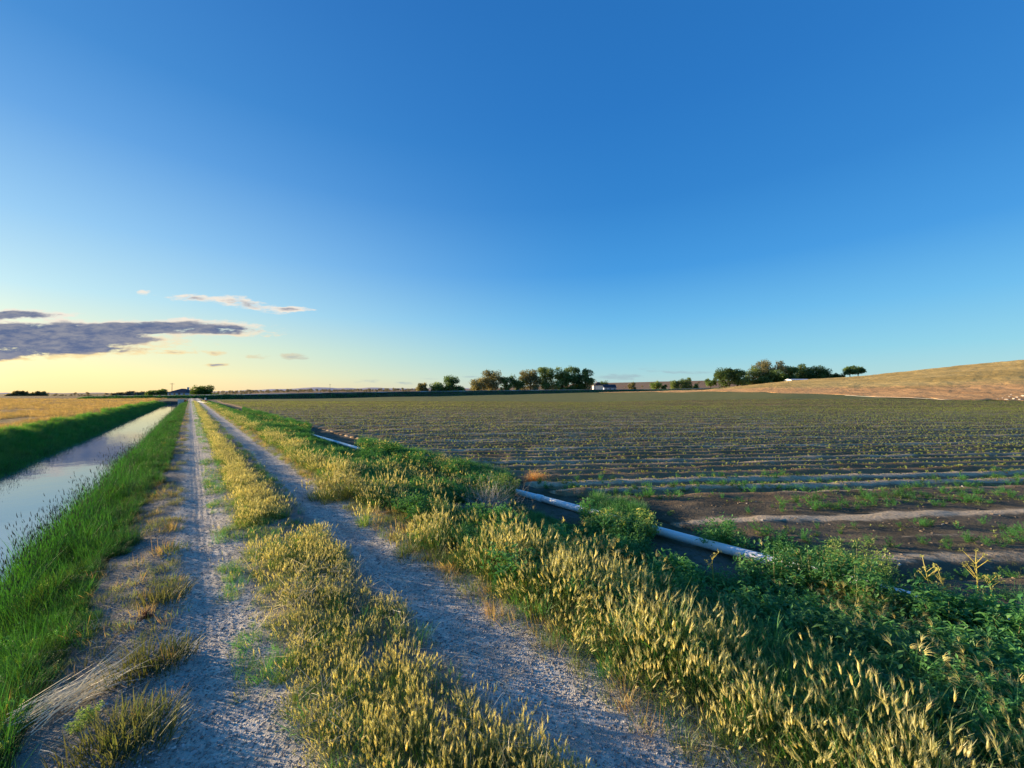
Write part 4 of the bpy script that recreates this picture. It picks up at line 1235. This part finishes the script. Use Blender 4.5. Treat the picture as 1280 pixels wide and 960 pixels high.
GL, GG, GM, GR, GH = 'low trees on the far left horizon', 'greyish trees beside the blue house', 'row of tall trees behind the far road', 'small trees on the far plain', 'grove of trees behind the dry hill'
for a in [
    (14, 496, 492.2, 9, 283, 'brown', 'lowest and leftmost bush-like tree on the left horizon', GL, 'broadleaf_tree', 'shrub'),
    (27, 496, 488.6, 14, 285, 'brown', 'round tree on the far left horizon, tallest of its row', GL, 'broadleaf_tree', 'round'),
    (43, 496, 491, 12, 285, 'brown', 'flat crowned tree between two round ones on the left horizon', GL, 'broadleaf_tree', 'shrub'),
    (52, 496, 489.2, 11, 285, 'brown', 'rightmost round tree of the far left horizon row', GL, 'broadleaf_tree', 'round'),
    (147, 497, 490, 13, 230, 'grey', 'leftmost greyish tree of the three beyond the canal', GG, 'broadleaf_tree', 'shrub'),
    (162, 497, 489.4, 14, 230, 'grey', 'middle greyish tree with a flat crown beyond the canal', GG, 'broadleaf_tree', 'round'),
    (174, 497, 489.6, 12, 230, 'grey', 'greyish tree touching the dark trees beside the house', GG, 'broadleaf_tree', 'round'),
    (190, 497, 488, 13, 210, 'dark', 'dark round tree, left one of the pair left of the blue house', 'pair of dark trees left of the house', 'broadleaf_tree', 'round'),
    (203, 497, 486.6, 14, 210, 'dark', 'dark round tree closest to the left side of the blue house', 'pair of dark trees left of the house', 'broadleaf_tree', 'round'),
    (252, 498, 480.5, 21, 176, 'bright', 'broad bright green tree standing at the far end of the track', None, 'broadleaf_tree', 'round', 1500),
    (268, 497, 491.4, 9, 180, 'dark', 'small dark shrub right of the broad green tree', None, 'shrub', 'shrub', 300),
    (528, 490, 477.6, 13, 240, 'brown', 'brownish small tree at the left end of the tree row', GM, 'broadleaf_tree', 'round'),
    (546, 490, 477.8, 17, 240, 'green', 'low green tree leaning against the tall round dark tree', GM, 'broadleaf_tree', 'round'),
    (563, 490, 467.8, 22, 240, 'dark', 'tall round dark green tree standing apart left of the long row', GM, 'broadleaf_tree', 'round', 1500),
    (576, 490, 481.5, 10, 240, 'green', 'small shrub right of the tall round dark tree', GM, 'shrub', 'shrub', 300),
    (597, 489, 473, 18, 250, 'brown', 'pale brownish tree, first of the long row', GM, 'broadleaf_tree', 'ragged', 1000),
    (615, 489, 464, 26, 255, 'brown', 'large pale brown tree with feathery top in the long row', GM, 'broadleaf_tree', 'ragged', 1800),
    (633, 489, 470.5, 16, 255, 'green', 'open green tree in the dip of the long row', GM, 'broadleaf_tree', 'ragged', 800),
    (648, 489, 469, 17, 258, 'green', 'short open crowned tree left of the twin tall trees', GM, 'broadleaf_tree', 'ragged', 800),
    (663, 489, 461.5, 21, 260, 'brown', 'tall olive tree, left one of the twin tall trees', GM, 'broadleaf_tree', 'ragged', 1700),
    (682, 489, 459, 21, 262, 'green', 'tall green tree, right one of the twin tall trees', GM, 'broadleaf_tree', 'ragged', 1700),
    (703, 489, 459.5, 19, 262, 'green', 'upright tree just right of the gap in the long row', GM, 'broadleaf_tree', 'ragged', 1900),
    (717, 489, 458, 18, 264, 'dark', 'tallest upright dark tree near the right end of the long row', GM, 'broadleaf_tree', 'ragged', 1900),
    (731, 489, 460, 18, 264, 'dark', 'dark upright tree ending the long row on the right', GM, 'broadleaf_tree', 'ragged', 1900),
    (754, 488, 476, 13, 330, 'dark', 'dark tree behind the white farmhouse', None, 'broadleaf_tree', 'round', 500),
    (790, 487.5, 476.5, 9, 300, 'brown', 'pale olive small tree nearest the farmhouse', GR, 'broadleaf_tree', 'round', 350),
    (820, 486, 475.6, 13, 310, 'green', 'rounded green tree, second from the farmhouse', GR, 'broadleaf_tree', 'round', 500),
    (830, 486, 479.5, 6, 310, 'dark', 'tiny dark tree beside the second rounded tree', GR, 'broadleaf_tree', 'shrub', 200),
    (844, 486, 474.5, 12, 320, 'green', 'green tree left of the pointed one on the plain', GR, 'broadleaf_tree', 'round', 500),
    (857, 486, 471.6, 12, 320, 'green', 'pointed green tree, tallest of those on the plain', GR, 'broadleaf_tree', 'ragged', 500),
    (870, 485, 479, 8, 320, 'dark', 'small round bush between the pointed tree and the grove', GR, 'shrub', 'shrub', 200),
    (888, 484, 472.5, 13, 330, 'dark', 'small dark tree just left of the big grove', GH, 'broadleaf_tree', 'spread', 450),
    (905, 483, 458, 22, 325, 'dark', 'dense dark tree at the left end of the grove', GH, 'broadleaf_tree', 'round', 1500),
    (922, 483, 455.5, 22, 325, 'dark', 'rounded dark tree, second in the grove', GH, 'broadleaf_tree', 'round', 1500),
    (941, 482, 459.5, 18, 330, 'green', 'mid green tree filling the dip beside the reddish tree', GH, 'broadleaf_tree', 'ragged', 1000),
    (953, 481, 448.6, 22, 330, 'brown', 'tallest tree of the grove with a sparse reddish top', GH, 'broadleaf_tree', 'ragged', 1200),
    (969, 480, 450, 20, 330, 'brown', 'reddish ragged tree right of the tallest one', GH, 'broadleaf_tree', 'ragged', 1200),
    (962, 481, 462, 26, 322, 'dark', 'dark low tree in front of the two reddish ones', GH, 'broadleaf_tree', 'round', 1200),
    (976, 479, 467, 15, 316, 'bright', 'small bright green tree at the foot of the grove', GH, 'broadleaf_tree', 'round', 500),
    (986, 479, 456.5, 17, 330, 'green', 'green tree left of the broad dark domes', GH, 'broadleaf_tree', 'round', 900),
    (1001, 478, 452.6, 24, 335, 'dark', 'broad dark domed tree above the low white roof', GH, 'broadleaf_tree', 'round', 1500),
    (1018, 477, 455, 24, 335, 'dark', 'broad dark domed tree right of the low white roof', GH, 'broadleaf_tree', 'round', 1500),
    (1030, 475, 460, 14, 335, 'dark', 'sloping dark tree ending the dense part of the grove', GH, 'broadleaf_tree', 'round', 700),
    (1045, 473, 465.5, 18, 335, 'dark', 'low dark shrub between the grove and the lone spreading tree', GH, 'shrub', 'shrub', 500),
    (1063, 473, 457.5, 16, 330, 'dark', 'lone spreading tree on the hill, left crown', GH, 'broadleaf_tree', 'spread', 600),
    (1073, 473, 457, 16, 332, 'dark', 'lone spreading tree on the hill, right crown', GH, 'broadleaf_tree', 'spread', 600),
]: tree(*a)

# tiny trees of the distant plain: too many and too small to tell apart
def mini_tree(i):
    mb = MB()
    for k in range(5):
        c = Vector((ru(-.5, .5), ru(-.5, .5), ru(.45, .9))); r = ru(.3, .5)
        for q in range(22):
            dv = Vector((random.gauss(0, 1), random.gauss(0, 1), random.gauss(0, 1))).normalized() * r
            leaf(mb, c + dv, ru(0, 6.28), ru(-1, 1), .4, .3, 0, ru(0, 1))
    return mb.mesh('distant_tree', [LEAF['grey']])


MT = [mini_tree(i) for i in range(4)]
n = 420; px = np.r_[rng.uniform(268, 530, 330), rng.uniform(55, 150, 60), rng.uniform(560, 600, 10), rng.uniform(770, 900, 20)]
Y = rng.uniform(480, 1100, n); Y[330:390] = rng.uniform(560, 900, 60); X = (px - 640) / F * Y
scatter('distant_tree_line', MT, X, Y, 'low line of tiny distant trees and buildings along the horizon', scale=rng.uniform(1.2, 3.4, n) * Y / 700, tilt=.02)

# ---------------------------------------------------------------- far mountains, buildings, poles
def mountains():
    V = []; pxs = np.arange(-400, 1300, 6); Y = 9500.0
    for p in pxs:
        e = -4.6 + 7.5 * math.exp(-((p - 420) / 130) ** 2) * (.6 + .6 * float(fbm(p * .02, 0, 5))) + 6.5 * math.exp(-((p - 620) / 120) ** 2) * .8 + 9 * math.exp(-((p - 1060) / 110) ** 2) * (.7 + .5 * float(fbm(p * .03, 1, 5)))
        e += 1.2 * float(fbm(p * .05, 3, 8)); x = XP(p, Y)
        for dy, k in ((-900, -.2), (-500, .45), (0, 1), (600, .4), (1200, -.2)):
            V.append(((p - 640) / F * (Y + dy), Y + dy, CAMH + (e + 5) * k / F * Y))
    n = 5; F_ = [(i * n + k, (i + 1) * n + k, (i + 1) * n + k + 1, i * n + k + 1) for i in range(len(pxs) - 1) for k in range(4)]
    m, g, out = new_mat('hazed_mountain_rock'); bsdf(g, out, g.mix(g.noise(pos(g), .002, 4), (.5, .46, .46), (.6, .52, .5)), 1.0, spec=0)  # rock colour paled to grey-mauve: distance haze is painted into it
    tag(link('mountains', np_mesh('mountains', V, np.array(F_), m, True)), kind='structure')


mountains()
M['wall_blue'] = simple_mat('blue_grey_siding', (.34, .42, .56), .8, .08, 1)
M['wall_white'] = simple_mat('white_siding', (.7, .68, .62), .8, .05, 1)
M['roof_dark'] = simple_mat('dark_shingle_roof', (.06, .06, .075), .9, .2, 2)
M['roof_light'] = simple_mat('pale_metal_roof', (.7, .74, .78), .4, .06, 1, .1, .5)
M['glass'] = simple_mat('window_glass', (.03, .04, .05), .1, .1, 1, 0, .8)
M['wood'] = simple_mat('weathered_wood_pole', (.13, .10, .075), .9, .25, 4)
M['concrete'] = simple_mat('pale_concrete', (.55, .52, .47), .9, .1, 3)
M['orange'] = simple_mat('orange_paint', (.5, .16, .06), .7, .1, 3)


def house(px, Y, wpx, wall_h, roof_h, depth, mats, label, hip=True, rz=0, wins=4, zbase=None, name='house', chimney=True):
    x = XP(px, Y); w = wpx / F * Y; z = gz(x, Y) if zbase is None else zbase
    o = empty(name, (x, Y, z), label, 'house' if name == 'house' else name, None, rz)
    a = MB(); a.box(-w / 2, w / 2, -depth / 2, depth / 2, -1.0, wall_h); link('wall', a.mesh('wall', [mats[0]]), o)
    r = MB(); e = .4; zz = wall_h + .01; rx = w / 2 - (depth / 2 if hip else -e) if w > depth else 0.2
    if hip: ridge = [(-max(rx, .3), 0, zz + roof_h), (max(rx, .3), 0, zz + roof_h)]
    else: ridge = [(-w / 2 - e, 0, zz + roof_h), (w / 2 + e, 0, zz + roof_h)]
    b = [(-w / 2 - e, -depth / 2 - e, zz), (w / 2 + e, -depth / 2 - e, zz), (w / 2 + e, depth / 2 + e, zz), (-w / 2 - e, depth / 2 + e, zz)]
    r.add(b + ridge, [(0, 1, 5, 4), (1, 2, 5), (2, 3, 4, 5), (3, 0, 4), (3, 2, 1, 0)]); rf = link('roof', r.mesh('roof', [mats[1]]), o)
    if chimney:
        c = MB(); c.box(w * .18, w * .18 + .6, .3, .9, zz, zz + roof_h + .7); link('chimney', c.mesh('chimney', [M['concrete']]), rf)
    for k in range(wins):
        cx = -w / 2 + w * (k + .5) / wins
        if k == wins // 2 and wins > 2:
            d = MB(); d.box(cx - .5, cx + .5, -depth / 2 - .05, -depth / 2 + .05, 0, 2.05); link('door', d.mesh('door', [M['wood']]), o); continue
        f = MB(); f.box(cx - .6, cx + .6, -depth / 2 - .06, -depth / 2 + .05, .9, 2.1); fo = link('window', f.mesh('window', [M['wall_white']]), o)
        g = MB(); g.box(cx - .48, cx + .48, -depth / 2 - .08, -depth / 2 - .05, 1.0, 2.0); link('pane', g.mesh('pane', [M['glass']]), fo)
    return o


house(229, 190, 23, 2.3, 1.9, 7, (M['wall_blue'], M['roof_dark']), 'blue grey house with a dark hipped roof behind the far end of the canal')
house(747, 300, 8, 4.2, 2.6, 7, (M['wall_white'], M['roof_dark']), 'small white gabled farmhouse at the right end of the long tree row', hip=False, rz=R(90), wins=2)
house(761, 315, 15, 2.6, 2.6, 9, (M['wall_blue'], M['roof_dark']), 'long farm building with a dark roof right of the white farmhouse', hip=False, name='barn', chimney=False, wins=3)
house(997, 306, 24, 1.9, .9, 8, (M['wall_white'], M['roof_light']), 'low building with a pale metal roof under the grove of trees', hip=False, name='shed', chimney=False, wins=4, zbase=ZP(478.2, 306))


def utility_pole(px, base, top, Y, label):
    x = XP(px, Y); z = gz(x, Y); h = ZP(top, Y) - z; o = empty('utility_pole', (x, Y, z), label, 'utility pole', 'utility poles along the far road', ru(-.4, .4))
    a = MB(); a.tube([(0, 0, -.5), (0, 0, h)], [.17, .11], 8); link('pole', a.mesh('pole', [M['wood']]), o)
    a = MB(); a.box(-1.1, 1.1, -.06, .06, h - .75, h - .6); ca = link('crossarm', a.mesh('crossarm', [M['wood']]), o)
    for s_ in (-1, -.45, .45, 1):
        b = MB(); b.tube([(s_, 0, h - .6), (s_, 0, h - .45)], [.04, .06], 6); link('insulator', b.mesh('insulator', [M['concrete']]), ca)


utility_pole(215, 496, 478.5, 232, 'utility pole against the yellow sky beside the blue house')
utility_pole(412.5, 490, 480, 420, 'thin utility pole standing alone on the flat horizon')
utility_pole(744, 487, 474, 290, 'utility pole above the white farmhouse')
utility_pole(551, 489, 478, 420, 'faint utility pole behind the low green tree')
utility_pole(649, 489, 476, 420, 'utility pole seen through the open trees of the long row')


def headgate():
    x, y = P(228, 502, 0.0); o = empty('headgate', (x, y, gz(x, y)), 'small pale concrete headgate with an orange side at the end of the canal', 'headgate', None, .5)
    a = MB(); a.box(-.75, .35, -.4, .4, -.3, 1.15); a.box(-.85, .45, -.5, .5, 1.152, 1.25); link('body', a.mesh('body', [M['concrete']]), o)
    a = MB(); a.box(.355, .72, -.36, .36, -.3, 1.1); link('side_panel', a.mesh('side_panel', [M['orange']]), o)
    a = MB(); a.tube([(-.2, 0, 1.25), (-.2, 0, 1.75)], [.03, .03], 6); a.tube([(-.4, 0, 1.7), (0, 0, 1.7)], [.02, .02], 6); link('wheel', a.mesh('wheel', [M['dark']]), o)


headgate()


def marker(px, py, h, label, m1, m2, z=0.0, r=.09):
    x, y = P(px, py, z); o = empty('marker_post', (x, y, gz(x, y)), label, 'post')
    a = MB(); a.tube([(0, 0, -.2), (0, 0, h * .6)], [r, r], 8); link('post', a.mesh('post', [m1]), o)
    a = MB(); a.tube([(0, 0, h * .6), (0, 0, h), (0, 0, h + .02)], [r * 1.1, r * 1.1, r * .4], 8); link('cap', a.mesh('cap', [m2]), o)


marker(257, 503.5, .95, 'short orange and white post beside the far end of the track', M['orange'], M['wall_white'], r=.14)
marker(127, 498.8, .75, 'small dark post standing alone in the dry field', M['dark'], M['dark'])


def hill_pipe():
    mb = MB(); pts = []
    for p in np.linspace(1056, 1192, 30):
        Y = float(foot_y(p)) - 1.5; X = XP(p, Y); pts.append((X, Y, gz(X, Y) + .05))
    mb.tube(pts, .035, 8); o = link('irrigation_pipe', mb.mesh('irrigation_pipe', [M['concrete']], True)); tag(o, 'thin white pipe lying along the foot of the dry hill', 'irrigation pipe')


hill_pipe()
M['rock'] = simple_mat('pale_rock', (.5, .46, .4), .9, .2, 1.5, .6)
for k in range(9):
    p = [1247, 1253, 1258, 1262, 1267, 1271, 1275, 1264, 1279][k]; Y = [88, 90, 87, 92, 88, 91, 87, 96, 93][k]; X = XP(p, Y); s_ = .65 * [.25, .35, .5, .45, .6, .5, .55, .4, .6][k]
    me = PEB[k % 8].copy(); me.materials.clear(); me.materials.append(M['rock']); o = link('rock', me); o.scale = (s_ * 1.2, s_, s_); o.rotation_euler = (0, 0, k); o.location = (X, Y, gz(X, Y) + s_ * .3)
    tag(o, ['smallest pale rock at the left end of the heap by the hill foot', 'small pale rock second from the left end of the heap', 'squat pale rock third from the left end of the heap', 'middle sized pale rock left of the heap centre', 'large pale rock in the centre of the heap', 'pale rock just right of the large central rock', 'pale rock second from the right end of the heap', 'pale rock lying behind the others, partly hidden by the heap', 'broad pale rock cut by the right edge of the picture'][k], 'rock', 'pale rocks heaped at the foot of the hill')
